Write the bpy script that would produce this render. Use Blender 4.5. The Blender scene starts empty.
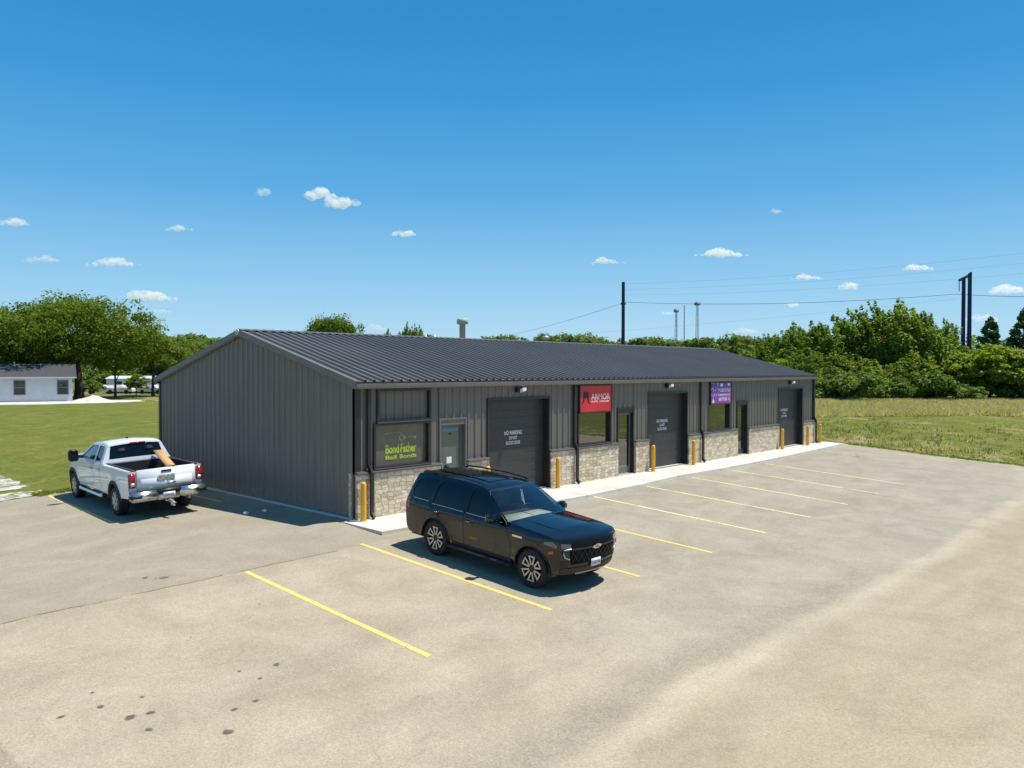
import bpy, bmesh, math, random
import numpy as np
from mathutils import Vector, Matrix

random.seed(7)
RNG = np.random.default_rng(11)
SC = bpy.context.scene
COL = SC.collection
PI = math.pi

# ------------------------------------------------------------------ camera constants (a drone four metres up)
CAM = Vector((-12.548, -17.188, 4.0006))
FPX = 789.8
YAW, PITCH, ROLL = 0.82556, -0.01834, 0.0013
FW = Vector((math.sin(YAW) * math.cos(PITCH), math.cos(YAW) * math.cos(PITCH), math.sin(PITCH)))
_R = Vector((math.cos(YAW), -math.sin(YAW), 0))
_U = _R.cross(FW)
RT = _R * math.cos(ROLL) + _U * math.sin(ROLL)
UP = -_R * math.sin(ROLL) + _U * math.cos(ROLL)


def sight(u, v, depth):
    """World point seen in direction (u, v) at a given distance along the view axis."""
    return CAM + (FW + RT * ((u - 512) / FPX) - UP * ((v - 384) / FPX)) * depth


# ------------------------------------------------------------------ ground shape
def lerp_clamp(a, b, x):
    return min(1.0, max(0.0, (x - a) / (b - a)))


def ground_z(x, y):
    if y >= 0:
        z = 0.0
    elif y > -11.3:
        z = 0.06 * y
    elif y > -40:
        z = -0.678 + 0.02 * (-11.3 - y)
    else:
        z = -0.104
    z += 0.045 * max(-8.0, min(0.0, x)) * lerp_clamp(-2.3, 1.0, y)
    return z


# ------------------------------------------------------------------ object helpers
def tag(o, label=None, cat=None, group=None, kind=None):
    if label: o['label'] = label
    if cat: o['category'] = cat
    if group: o['group'] = group
    if kind: o['kind'] = kind
    return o


def thing(name, label, cat, loc=(0, 0, 0), rotz=0.0, group=None):
    o = bpy.data.objects.new(name, None)
    o.empty_display_size = 0.2
    COL.objects.link(o)
    o.location = loc
    o.rotation_euler = (0, 0, rotz)
    return tag(o, label, cat, group)


def link(name, me, mat, parent=None):
    if mat is not None:
        me.materials.clear()
        for m in (mat if isinstance(mat, (list, tuple)) else [mat]):
            me.materials.append(m)
    o = bpy.data.objects.new(name, me)
    COL.objects.link(o)
    if parent is not None: o.parent = parent
    return o


class MB:
    """Collects shapes for one mesh."""
    def __init__(s):
        s.v, s.f, s.sm = [], [], []

    def add(s, vs, fs, smooth=False):
        k = len(s.v)
        s.v += [tuple(p) for p in vs]
        s.f += [tuple(i + k for i in f) for f in fs]
        s.sm += [smooth] * len(fs)
        return s

    def quad(s, a, b, c, d):
        return s.add([a, b, c, d], [(0, 1, 2, 3)])

    def box(s, x0, x1, y0, y1, z0, z1):
        v = [(x0, y0, z0), (x1, y0, z0), (x1, y1, z0), (x0, y1, z0), (x0, y0, z1), (x1, y0, z1), (x1, y1, z1), (x0, y1, z1)]
        return s.add(v, [(0, 3, 2, 1), (4, 5, 6, 7), (0, 1, 5, 4), (1, 2, 6, 5), (2, 3, 7, 6), (3, 0, 4, 7)])

    def bbox(s, x0, x1, y0, y1, z0, z1, b=0.02):
        """box with chamfered edges"""
        bm = bmesh.new()
        m = Matrix.Translation(((x0 + x1) / 2, (y0 + y1) / 2, (z0 + z1) / 2)) @ Matrix.Diagonal((x1 - x0, y1 - y0, z1 - z0, 1))
        bmesh.ops.create_cube(bm, size=1, matrix=m)
        bmesh.ops.bevel(bm, geom=bm.edges[:], offset=b, segments=2, affect='EDGES')
        return s.frombm(bm, True)

    def frombm(s, bm, smooth=False):
        bm.verts.index_update()
        s.add([v.co[:] for v in bm.verts], [[v.index for v in f.verts] for f in bm.faces], smooth)
        bm.free()
        return s

    def bar(s, p, q, w, h=None, up=(0, 0, 1)):
        """rectangular bar from p to q"""
        h = w if h is None else h
        p, q = Vector(p), Vector(q)
        d = (q - p).normalized()
        u = Vector(up)
        if abs(d.dot(u)) > 0.98: u = Vector((0, 1, 0))
        a = d.cross(u).normalized() * w / 2
        b = a.cross(d).normalized() * h / 2
        v = [p - a - b, p + a - b, p + a + b, p - a + b, q - a - b, q + a - b, q + a + b, q - a + b]
        return s.add(v, [(0, 3, 2, 1), (4, 5, 6, 7), (0, 1, 5, 4), (1, 2, 6, 5), (2, 3, 7, 6), (3, 0, 4, 7)])

    def tube(s, pts, r, n=8, cap=True):
        pts = [Vector(p) for p in pts]
        rs = r if isinstance(r, (list, tuple)) else [r] * len(pts)
        vs, fs = [], []
        for i, p in enumerate(pts):
            d = (pts[min(i + 1, len(pts) - 1)] - pts[max(i - 1, 0)]).normalized()
            u = Vector((0, 0, 1)) if abs(d.z) < 0.9 else Vector((1, 0, 0))
            a = d.cross(u).normalized(); b = d.cross(a)
            for k in range(n):
                t = 2 * PI * k / n
                vs.append(p + (a * math.cos(t) + b * math.sin(t)) * rs[i])
        for i in range(len(pts) - 1):
            for k in range(n):
                fs.append((i * n + k, i * n + (k + 1) % n, (i + 1) * n + (k + 1) % n, (i + 1) * n + k))
        s.add(vs, fs, True)
        if cap:
            s.add(vs[:n], [tuple(range(n))]); s.add(vs[-n:], [tuple(range(n))[::-1]])
        return s

    def lathe(s, prof, n=32, axis='Z', at=(0, 0, 0), smooth=True):
        """prof: list of (r, h) along the axis"""
        vs, fs = [], []
        for r, h in prof:
            for k in range(n):
                t = 2 * PI * k / n
                c, d = r * math.cos(t), r * math.sin(t)
                p = {'Z': (c, d, h), 'Y': (c, h, d), 'X': (h, c, d)}[axis]
                vs.append((p[0] + at[0], p[1] + at[1], p[2] + at[2]))
        for i in range(len(prof) - 1):
            for k in range(n):
                fs.append((i * n + k, i * n + (k + 1) % n, (i + 1) * n + (k + 1) % n, (i + 1) * n + k))
        return s.add(vs, fs, smooth)

    def build(s, name, mat, parent=None, fix=True):
        me = bpy.data.meshes.new(name)
        me.from_pydata(s.v, [], s.f)
        if any(s.sm): me.polygons.foreach_set('use_smooth', s.sm)
        if fix:
            bm = bmesh.new(); bm.from_mesh(me)
            bmesh.ops.recalc_face_normals(bm, faces=bm.faces[:])
            bm.to_mesh(me); bm.free()
        me.update()
        return link(name, me, mat, parent)


def lines(breaks, lo, hi, step=None):
    out = [b for b in breaks if lo < b < hi]
    return out


def drape(name, poly, off, mat, parent=None, extra_x=(), extra_y=()):
    """a flat outline laid over the ground, cut where the ground bends"""
    bm = bmesh.new()
    vs = [bm.verts.new((x, y, 0)) for x, y in poly]
    bm.faces.new(vs)
    if len(poly) > 4: bmesh.ops.triangulate(bm, faces=bm.faces[:])
    for yb in list((-40, -11.3, -2.3, -1.64, -0.98, -0.32, 0, 0.34, 1.0)) + list(extra_y):
        bmesh.ops.bisect_plane(bm, geom=bm.verts[:] + bm.edges[:] + bm.faces[:], plane_co=(0, yb, 0), plane_no=(0, 1, 0))
    for xb in list((-8, -4, 0)) + list(extra_x):
        bmesh.ops.bisect_plane(bm, geom=bm.verts[:] + bm.edges[:] + bm.faces[:], plane_co=(xb, 0, 0), plane_no=(1, 0, 0))
    for v in bm.verts: v.co.z = ground_z(v.co.x, v.co.y) + off
    bmesh.ops.recalc_face_normals(bm, faces=bm.faces[:])
    me = bpy.data.meshes.new(name)
    bm.to_mesh(me); bm.free()
    if me.polygons and me.polygons[0].normal.z < 0: me.flip_normals()
    return link(name, me, mat, parent)


# ------------------------------------------------------------------ material helpers
def new_mat(name):
    m = bpy.data.materials.new(name)
    m.use_nodes = True
    nt = m.node_tree
    return m, nt, nt.nodes['Principled BSDF']


def N(nt, t, **kw):
    n = nt.nodes.new(t)
    for k, v in kw.items():
        if k in n.inputs: n.inputs[k].default_value = v
        else: setattr(n, k, v)
    return n


def L(nt, a, b): nt.links.new(a, b)


def noise(nt, vec, scale, detail=4, rough=0.55, dist=0.0):
    n = N(nt, 'ShaderNodeTexNoise')
    n.inputs['Scale'].default_value = scale; n.inputs['Detail'].default_value = detail
    n.inputs['Roughness'].default_value = rough; n.inputs['Distortion'].default_value = dist
    if vec is not None: L(nt, vec, n.inputs['Vector'])
    return n.outputs['Fac']


def ramp(nt, fac, stops, interp='LINEAR'):
    r = N(nt, 'ShaderNodeValToRGB')
    r.color_ramp.interpolation = interp
    els = r.color_ramp.elements
    while len(els) < len(stops): els.new(0.5)
    for e, (p, c) in zip(els, stops):
        e.position = p
        e.color = (c, c, c, 1) if isinstance(c, (int, float)) else (*c, 1)
    L(nt, fac, r.inputs['Fac'])
    return r.outputs['Color']


def math_(nt, op, a, b=None, c=None, clamp=False):
    n = N(nt, 'ShaderNodeMath', operation=op, use_clamp=clamp)
    for i, x in enumerate((a, b, c)):
        if x is None: continue
        if isinstance(x, (int, float)): n.inputs[i].default_value = x
        else: L(nt, x, n.inputs[i])
    return n.outputs[0]


def mix(nt, fac, a, b, blend='MIX'):
    n = N(nt, 'ShaderNodeMix', data_type='RGBA', blend_type=blend)
    for i, x in ((0, fac), (6, a), (7, b)):
        if isinstance(x, (int, float)): n.inputs[i].default_value = x if i == 0 else (x, x, x, 1)
        elif isinstance(x, tuple): n.inputs[i].default_value = (*x, 1)
        else: L(nt, x, n.inputs[i])
    return n.outputs[2]


def smooth(nt, x, a, b):
    n = N(nt, 'ShaderNodeMapRange', interpolation_type='SMOOTHSTEP')
    L(nt, x, n.inputs[0]); n.inputs[1].default_value = a; n.inputs[2].default_value = b
    return n.outputs[0]


def bump(nt, bsdf, height, strength=0.3, dist=0.02):
    b = N(nt, 'ShaderNodeBump')
    b.inputs['Strength'].default_value = strength; b.inputs['Distance'].default_value = dist
    L(nt, height, b.inputs['Height']); L(nt, b.outputs[0], bsdf.inputs['Normal'])


def mat(name, col, rough=0.6, metal=0.0, var=0.12, scale=3.0, spec=0.5, bmp=0.0, coat=0.0, coat_rough=0.03, dirt=None):
    """a plain surface with uneven colour and gloss"""
    m, nt, b = new_mat(name)
    pos = N(nt, 'ShaderNodeTexCoord').outputs['Object']
    n1 = noise(nt, pos, scale, 5, 0.6)
    lo = tuple(c * (1 - var) for c in col); hi = tuple(min(1, c * (1 + var)) for c in col)
    c = ramp(nt, n1, [(0.3, lo), (0.7, hi)])
    if dirt:
        c = mix(nt, math_(nt, 'MULTIPLY', smooth(nt, noise(nt, pos, scale * 0.7, 6, 0.65), 0.5, 0.75), dirt[1]), c, dirt[0])
    L(nt, c, b.inputs['Base Color'])
    b.inputs['Metallic'].default_value = metal
    L(nt, ramp(nt, noise(nt, pos, scale * 2.3, 3), [(0.3, max(0, rough - 0.05)), (0.7, min(1, rough + 0.05))]), b.inputs['Roughness'])
    b.inputs['Specular IOR Level'].default_value = spec
    b.inputs['Coat Weight'].default_value = coat; b.inputs['Coat Roughness'].default_value = coat_rough
    if bmp: bump(nt, b, noise(nt, pos, scale * 12, 4), bmp, 0.01)
    return m


def pane_mat(name, col=(0.015, 0.017, 0.016), ior=1.9, rough=0.015):
    """tinted reflective glazing in front of a dark room"""
    m, nt, b = new_mat(name)
    pos = N(nt, 'ShaderNodeTexCoord').outputs['Object']
    L(nt, ramp(nt, noise(nt, pos, 1.3), [(0.3, tuple(c * 0.85 for c in col)), (0.7, tuple(c * 1.15 for c in col))]), b.inputs['Base Color'])
    b.inputs['Roughness'].default_value = rough
    b.inputs['IOR'].default_value = ior
    bump(nt, b, noise(nt, pos, 1.1, 1), 0.02, 0.05)
    return m


def glass_mat(name, tint=(0.55, 0.62, 0.6), refl_ior=1.5):
    """thin see-through car glass"""
    m, nt, b = new_mat(name)
    out = nt.nodes['Material Output']
    tr = N(nt, 'ShaderNodeBsdfTransparent'); tr.inputs[0].default_value = (*tint, 1)
    gl = N(nt, 'ShaderNodeBsdfGlossy'); gl.inputs['Roughness'].default_value = 0.01
    fr = N(nt, 'ShaderNodeFresnel'); fr.inputs[0].default_value = refl_ior
    pos = N(nt, 'ShaderNodeTexCoord').outputs['Object']
    L(nt, ramp(nt, noise(nt, pos, 2.0), [(0.3, 0.9), (0.7, 1.0)]), gl.inputs['Color'])
    mx = N(nt, 'ShaderNodeMixShader')
    L(nt, math_(nt, 'MULTIPLY', fr.outputs[0], 2.0, clamp=True), mx.inputs[0]); L(nt, tr.outputs[0], mx.inputs[1]); L(nt, gl.outputs[0], mx.inputs[2])
    L(nt, mx.outputs[0], out.inputs['Surface'])
    nt.nodes.remove(b)
    return m


def leaf_mat(name, cols, trans=0.5):
    """foliage: each leaf its own green"""
    m, nt, b = new_mat(name)
    out = nt.nodes['Material Output']
    g = N(nt, 'ShaderNodeNewGeometry')
    oi = N(nt, 'ShaderNodeObjectInfo')
    f = math_(nt, 'ADD', math_(nt, 'MULTIPLY', g.outputs['Random Per Island'], 0.62), math_(nt, 'MULTIPLY', oi.outputs['Random'], 0.38))
    n = len(cols)
    c = ramp(nt, f, [(0.05 + 0.9 * i / (n - 1), cols[i]) for i in range(n)])
    pos = N(nt, 'ShaderNodeTexCoord').outputs['Object']
    c = mix(nt, 0.5, c, ramp(nt, noise(nt, pos, 0.5, 3), [(0.3, (0.72, 0.8, 0.65)), (0.7, (1.25, 1.15, 1.1))]), 'MULTIPLY')
    L(nt, c, b.inputs['Base Color'])
    b.inputs['Roughness'].default_value = 0.55
    b.inputs['Specular IOR Level'].default_value = 0.35
    t = N(nt, 'ShaderNodeBsdfTranslucent')
    L(nt, mix(nt, 1.0, c, (1.3, 1.35, 0.55), 'MULTIPLY'), t.inputs[0])
    mx = N(nt, 'ShaderNodeMixShader'); mx.inputs[0].default_value = trans
    L(nt, b.outputs[0], mx.inputs[1]); L(nt, t.outputs[0], mx.inputs[2]); L(nt, mx.outputs[0], out.inputs['Surface'])
    return m


M = {}
M['panel'] = mat('charcoal_panel', (0.162, 0.150, 0.136), 0.42, 0.0, 0.08, 0.9, 0.4)
def panel_mat():
    m, nt, b = new_mat('charcoal_wall_panel')
    pos = N(nt, 'ShaderNodeTexCoord').outputs['Object']
    sp = N(nt, 'ShaderNodeSeparateXYZ'); L(nt, pos, sp.inputs[0])
    mp = N(nt, 'ShaderNodeMapping'); L(nt, pos, mp.inputs[0]); mp.inputs['Scale'].default_value = (3, 3, 0.25)
    c = ramp(nt, noise(nt, mp.outputs[0], 1.2, 5, 0.65), [(0.3, (0.168, 0.148, 0.124)), (0.7, (0.202, 0.179, 0.151))])
    sheet = math_(nt, 'FRACT', math_(nt, 'DIVIDE', math_(nt, 'ADD', sp.outputs[0], sp.outputs[1]), 0.915))
    c = mix(nt, math_(nt, 'MULTIPLY', math_(nt, 'LESS_THAN', sheet, 0.014), 0.4), c, (0.05, 0.046, 0.042))
    dust = math_(nt, 'MULTIPLY', math_(nt, 'SUBTRACT', 1.0, smooth(nt, math_(nt, 'ADD', sp.outputs[2], math_(nt, 'MULTIPLY', math_(nt, 'SUBTRACT', noise(nt, pos, 3.5, 5, 0.7), 0.5), 0.7)), 0.1, 0.55)), 0.45)
    c = mix(nt, dust, c, (0.30, 0.265, 0.21))
    L(nt, c, b.inputs['Base Color'])
    L(nt, ramp(nt, noise(nt, pos, 1.4, 4), [(0.3, 0.38), (0.7, 0.52)]), b.inputs['Roughness']); b.inputs['Specular IOR Level'].default_value = 0.4
    bump(nt, b, noise(nt, mp.outputs[0], 0.5, 2), 0.25, 0.05)
    return m
M['panel'] = panel_mat()
M['roof'] = mat('charcoal_roof_panel', (0.140, 0.128, 0.114), 0.38, 0.0, 0.1, 0.35, 0.42)
M['trim'] = mat('charcoal_trim', (0.16, 0.148, 0.132), 0.45, 0.0, 0.08, 2)
M['dark_trim'] = mat('dark_bronze_trim', (0.028, 0.025, 0.024), 0.4, 0.0, 0.15, 3)
M['door_gray'] = mat('sectional_door_gray', (0.047, 0.044, 0.040), 0.5, 0.0, 0.07, 2)
M['cap'] = mat('metal_ledge', (0.10, 0.098, 0.098), 0.35, 0.2, 0.1, 3)
M['pane'] = pane_mat('tinted_glass', (0.012, 0.014, 0.010), 2.8)
M['pane_film'] = pane_mat('film_covered_glass', (0.12, 0.115, 0.095), 1.6, 0.04)
M['pane_door'] = pane_mat('entry_door_glass', (0.115, 0.13, 0.112), 1.6, 0.02)
M['bollard'] = mat('safety_yellow_paint', (0.84, 0.42, 0.03), 0.5, 0.0, 0.1, 6, dirt=((0.25, 0.14, 0.05), 0.35))
M['white_letter'] = mat('white_vinyl', (0.75, 0.75, 0.75), 0.5, 0.0, 0.04, 5)
M['lime_letter'] = mat('lime_vinyl', (0.47, 0.56, 0.06), 0.5, 0.0, 0.06, 5)
M['pale_vinyl'] = mat('pale_lime_vinyl', (0.36, 0.37, 0.19), 0.5, 0.0, 0.06, 5)
M['black'] = mat('black_plastic', (0.012, 0.012, 0.013), 0.55, 0.0, 0.2, 6)
M['galv'] = mat('galvanised_pipe', (0.5, 0.5, 0.48), 0.45, 0.4, 0.12, 5)
M['cream_metal'] = mat('weathered_pale_metal', (0.52, 0.48, 0.41), 0.6, 0.0, 0.12, 5)
M['lens'] = mat('light_lens', (0.85, 0.83, 0.78), 0.3, 0.0, 0.04, 5)
M['paper'] = mat('white_paper', (0.8, 0.8, 0.82), 0.8, 0.0, 0.05, 20)
M['wood_plank'] = mat('fresh_sawn_timber', (0.6, 0.34, 0.13), 0.7, 0.0, 0.15, 9)
M['pole_steel'] = mat('dark_utility_pole', (0.022, 0.02, 0.028), 0.6, 0.0, 0.25, 2)
M['pole_blue'] = mat('dark_blue_treated_pole', (0.018, 0.02, 0.06), 0.6, 0.0, 0.2, 2)
M['wire'] = mat('power_cable', (0.08, 0.085, 0.095), 0.5, 0.0, 0.1, 2)
M['tower'] = mat('galvanised_lattice', (0.2, 0.22, 0.25), 0.5, 0.3, 0.1, 0.3)
M['bark'] = mat('tree_bark', (0.055, 0.042, 0.032), 0.9, 0.0, 0.35, 4, bmp=0.6)
M['white_siding'] = mat('white_house_siding', (0.56, 0.58, 0.62), 0.6, 0.0, 0.05, 1.5)
M['shingle'] = mat('dark_roof_shingles', (0.05, 0.053, 0.062), 0.8, 0.0, 0.3, 5)
M['house_glass'] = pane_mat('house_window_glass', (0.05, 0.055, 0.06), 1.6)
M['shed_metal'] = mat('pale_shed_metal', (0.76, 0.77, 0.78), 0.5, 0.1, 0.06, 1)
M['far_paint'] = mat('white_vehicle_paint_far', (0.75, 0.76, 0.8), 0.3, 0.0, 0.05, 1)

OAK = [(0.063, 0.108, 0.012), (0.116, 0.174, 0.017), (0.168, 0.231, 0.022), (0.221, 0.276, 0.03)]
ELM = [(0.081, 0.152, 0.022), (0.161, 0.244, 0.033), (0.242, 0.317, 0.046), (0.336, 0.403, 0.066)]
LIME = [(0.112, 0.179, 0.015), (0.19, 0.269, 0.02), (0.269, 0.347, 0.028), (0.336, 0.403, 0.04)]
CEDAR = [(0.058, 0.117, 0.039), (0.097, 0.177, 0.053), (0.138, 0.235, 0.063), (0.196, 0.293, 0.08)]
BUSH = [(0.085, 0.143, 0.023), (0.148, 0.217, 0.036), (0.211, 0.281, 0.058), (0.285, 0.339, 0.084)]
M['oak_leaf'] = leaf_mat('oak_leaves', OAK)
M['elm_leaf'] = leaf_mat('elm_leaves', ELM)
M['lime_leaf'] = leaf_mat('bright_young_leaves', LIME)
M['cedar_leaf'] = leaf_mat('cedar_sprays', CEDAR, 0.15)
M['bush_leaf'] = leaf_mat('shrub_leaves', BUSH)
M['far_leaf'] = leaf_mat('distant_wood_leaves', [(0.08, 0.125, 0.03), (0.12, 0.175, 0.04), (0.17, 0.225, 0.05), (0.22, 0.27, 0.065)])


def stone_mat():
    m, nt, b = new_mat('chopped_limestone')
    tc = N(nt, 'ShaderNodeTexCoord').outputs['Object']
    sp = N(nt, 'ShaderNodeSeparateXYZ'); L(nt, tc, sp.inputs[0])
    cb = N(nt, 'ShaderNodeCombineXYZ'); L(nt, math_(nt, 'MULTIPLY', math_(nt, 'ADD', sp.outputs[0], sp.outputs[1]), 4.4), cb.inputs[0]); L(nt, math_(nt, 'MULTIPLY', sp.outputs[2], 9.0), cb.inputs[1])
    nz = N(nt, 'ShaderNodeTexNoise'); nz.inputs['Scale'].default_value = 1.6; nz.inputs['Detail'].default_value = 3
    L(nt, cb.outputs[0], nz.inputs['Vector'])
    ad = N(nt, 'ShaderNodeVectorMath', operation='MULTIPLY_ADD'); L(nt, nz.outputs['Color'], ad.inputs[0]); ad.inputs[1].default_value = (0.10, 0.10, 0); L(nt, cb.outputs[0], ad.inputs[2])
    vs = []
    for ft in ('F1', 'F2'):
        v = N(nt, 'ShaderNodeTexVoronoi', voronoi_dimensions='2D', feature=ft, distance='CHEBYCHEV'); v.inputs['Scale'].default_value = 1.0; v.inputs['Randomness'].default_value = 0.62; L(nt, ad.outputs[0], v.inputs['Vector']); vs.append(v)
    joint = smooth(nt, math_(nt, 'SUBTRACT', vs[1].outputs['Distance'], vs[0].outputs['Distance']), 0.02, 0.10)
    cell = N(nt, 'ShaderNodeSeparateColor'); L(nt, vs[0].outputs['Color'], cell.inputs[0])
    fine = noise(nt, tc, 15, 6, 0.72)
    c = ramp(nt, cell.outputs[0], [(0.05, (0.58, 0.46, 0.31)), (0.4, (0.73, 0.60, 0.43)), (0.75, (0.80, 0.69, 0.51)), (0.95, (0.84, 0.76, 0.61))])
    c = mix(nt, 0.6, c, ramp(nt, fine, [(0.3, (0.74, 0.71, 0.66)), (0.7, (1.16, 1.14, 1.1))]), 'MULTIPLY')
    c = mix(nt, math_(nt, 'MULTIPLY', math_(nt, 'SUBTRACT', 1.0, joint), 0.35), c, (0.42, 0.33, 0.21))
    c = mix(nt, math_(nt, 'MULTIPLY', smooth(nt, noise(nt, tc, 1.7, 5, 0.7, 0.6), 0.60, 0.74), 0.5), c, (0.42, 0.32, 0.20))
    L(nt, c, b.inputs['Base Color']); b.inputs['Roughness'].default_value = 0.9
    h = math_(nt, 'ADD', math_(nt, 'MULTIPLY', joint, 0.6), math_(nt, 'ADD', math_(nt, 'MULTIPLY', fine, 0.8), math_(nt, 'MULTIPLY', cell.outputs[1], 0.5)))
    bump(nt, b, h, 1.0, 0.04)
    return m


def concrete_mat():
    m, nt, b = new_mat('pale_concrete')
    pos = N(nt, 'ShaderNodeNewGeometry').outputs['Position']
    n1 = noise(nt, pos, 0.8, 6, 0.65); n2 = noise(nt, pos, 18, 4, 0.7)
    c = ramp(nt, n1, [(0.3, (0.50, 0.47, 0.42)), (0.55, (0.60, 0.57, 0.52)), (0.75, (0.65, 0.62, 0.57))])
    c = mix(nt, 0.4, c, ramp(nt, n2, [(0.3, 0.82), (0.7, 1.08)]), 'MULTIPLY')
    sp = N(nt, 'ShaderNodeSeparateXYZ'); L(nt, pos, sp.inputs[0])
    j = math_(nt, 'ABSOLUTE', math_(nt, 'SUBTRACT', math_(nt, 'FRACT', math_(nt, 'DIVIDE', sp.outputs[0], 3.05)), 0.5))
    c = mix(nt, math_(nt, 'MULTIPLY', math_(nt, 'LESS_THAN', j, 0.006), 0.6), c, (0.2, 0.18, 0.15))
    L(nt, c, b.inputs['Base Color']); b.inputs['Roughness'].default_value = 0.85
    bump(nt, b, n2, 0.15, 0.01)
    return m


def lot_mat():
    m, nt, b = new_mat('aged_chip_seal_pavement')
    pos = N(nt, 'ShaderNodeNewGeometry').outputs['Position']
    sp = N(nt, 'ShaderNodeSeparateXYZ'); L(nt, pos, sp.inputs[0])
    X, Y = sp.outputs[0], sp.outputs[1]
    big = noise(nt, pos, 0.12, 5, 0.6, 0.4)
    mid = noise(nt, pos, 0.7, 6, 0.68, 0.5)
    st = N(nt, 'ShaderNodeMapping'); L(nt, pos, st.inputs[0]); st.inputs['Scale'].default_value = (0.25, 1.0, 1.0)
    streak = noise(nt, st.outputs[0], 0.9, 6, 0.65, 0.8)
    fine = noise(nt, pos, 26, 3, 0.7)
    grit = N(nt, 'ShaderNodeTexVoronoi'); grit.inputs['Scale'].default_value = 55; L(nt, pos, grit.inputs['Vector'])
    # main stalls grey, dusty tan elsewhere
    tan = ramp(nt, mid, [(0.25, (0.315, 0.268, 0.195)), (0.5, (0.39, 0.335, 0.25)), (0.78, (0.46, 0.40, 0.305))])
    gray = ramp(nt, mid, [(0.25, (0.265, 0.237, 0.188)), (0.5, (0.325, 0.295, 0.24)), (0.78, (0.39, 0.358, 0.295))])
    fx = math_(nt, 'ADD', smooth(nt, X, -7, 9), math_(nt, 'MULTIPLY', math_(nt, 'SUBTRACT', big, 0.5), 1.5))
    c = mix(nt, math_(nt, 'MULTIPLY', fx, 0.85, clamp=True), tan, gray)
    # newer smoother apron beside the gable, edge along y = -2.3
    wob = math_(nt, 'MULTIPLY', math_(nt, 'SUBTRACT', noise(nt, pos, 1.3, 4), 0.5), 0.22)
    yw = math_(nt, 'ADD', Y, wob)
    # edge runs from (-9,-2.42) to (-1.2,-2.04)
    edge = math_(nt, 'SUBTRACT', yw, math_(nt, 'MULTIPLY_ADD', X, 0.049, -1.98))
    apron = math_(nt, 'MULTIPLY', smooth(nt, edge, -0.02, 0.03), math_(nt, 'SUBTRACT', 1.0, smooth(nt, X, -0.9, -0.1)))
    c = mix(nt, apron, c, ramp(nt, mid, [(0.25, (0.288, 0.254, 0.195)), (0.55, (0.338, 0.30, 0.234)), (0.8, (0.385, 0.347, 0.274))]))
    crack = math_(nt, 'MULTIPLY', math_(nt, 'SUBTRACT', 1.0, smooth(nt, math_(nt, 'ABSOLUTE', edge), 0.008, 0.05)), math_(nt, 'SUBTRACT', 1.0, smooth(nt, X, -2.2, -0.8)))
    crack = math_(nt, 'MULTIPLY', crack, smooth(nt, noise(nt, pos, 2.4, 4), 0.36, 0.55))
    c = mix(nt, math_(nt, 'MULTIPLY', crack, 0.75), c, (0.10, 0.085, 0.065))
    # drainage swale along y = -11.3
    sw = math_(nt, 'ADD', Y, math_(nt, 'ADD', math_(nt, 'MULTIPLY', math_(nt, 'SUBTRACT', noise(nt, pos, 0.22, 5, 0.6), 0.5), 1.1), wob))
    road = math_(nt, 'SUBTRACT', 1.0, smooth(nt, sw, -11.9, -11.35))
    c = mix(nt, math_(nt, 'MULTIPLY', road, 0.8), c, ramp(nt, mid, [(0.25, (0.32, 0.262, 0.175)), (0.5, (0.38, 0.318, 0.222)), (0.8, (0.435, 0.37, 0.268))]))
    coarse = math_(nt, 'MULTIPLY', smooth(nt, sw, -11.45, -11.0), math_(nt, 'SUBTRACT', 1.0, smooth(nt, sw, -10.9, -10.1)))
    coarse = math_(nt, 'MULTIPLY', coarse, math_(nt, 'SUBTRACT', 1.0, smooth(nt, X, 3.5, 9)))
    cg = N(nt, 'ShaderNodeTexVoronoi'); cg.inputs['Scale'].default_value = 22; L(nt, pos, cg.inputs['Vector'])
    c = mix(nt, math_(nt, 'MULTIPLY', coarse, 0.36), c, mix(nt, 1.0, ramp(nt, noise(nt, pos, 6, 5, 0.75), [(0.35, (0.17, 0.145, 0.105)), (0.65, (0.37, 0.33, 0.26))]), ramp(nt, cg.outputs['Distance'], [(0.0, 1.25), (0.6, 0.75)]), 'MULTIPLY'))
    dust = math_(nt, 'MULTIPLY', smooth(nt, sw, -12.0, -11.5), math_(nt, 'SUBTRACT', 1.0, smooth(nt, sw, -11.45, -11.05)))
    dust = math_(nt, 'MULTIPLY', dust, ramp(nt, noise(nt, pos, 0.6, 4), [(0.35, 0.35), (0.65, 1.0)]))
    c = mix(nt, math_(nt, 'MULTIPLY', dust, 0.5), c, (0.55, 0.475, 0.355))
    # gravel shoulder beyond x = -9.85
    sh = math_(nt, 'SUBTRACT', 1.0, smooth(nt, math_(nt, 'ADD', X, math_(nt, 'MULTIPLY', wob, 0.6)), -9.88, -9.8))
    sh = math_(nt, 'MULTIPLY', sh, math_(nt, 'SUBTRACT', 1.0, smooth(nt, Y, -5.6, -5.2)))
    c = mix(nt, math_(nt, 'MULTIPLY', sh, 0.75), c, ramp(nt, fine, [(0.3, (0.22, 0.18, 0.125)), (0.7, (0.40, 0.34, 0.26))]))
    # worn streaks, small pits and grain
    c = mix(nt, math_(nt, 'MULTIPLY', smooth(nt, streak, 0.52, 0.72), 0.17), c, (0.17, 0.155, 0.13))
    c = mix(nt, math_(nt, 'MULTIPLY', smooth(nt, math_(nt, 'SUBTRACT', 1.0, streak), 0.56, 0.72), 0.2), c, (0.50, 0.465, 0.40))
    pit = smooth(nt, noise(nt, pos, 7.5, 5, 0.75), 0.66, 0.74)
    c = mix(nt, math_(nt, 'MULTIPLY', pit, 0.5), c, (0.13, 0.11, 0.085))
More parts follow.
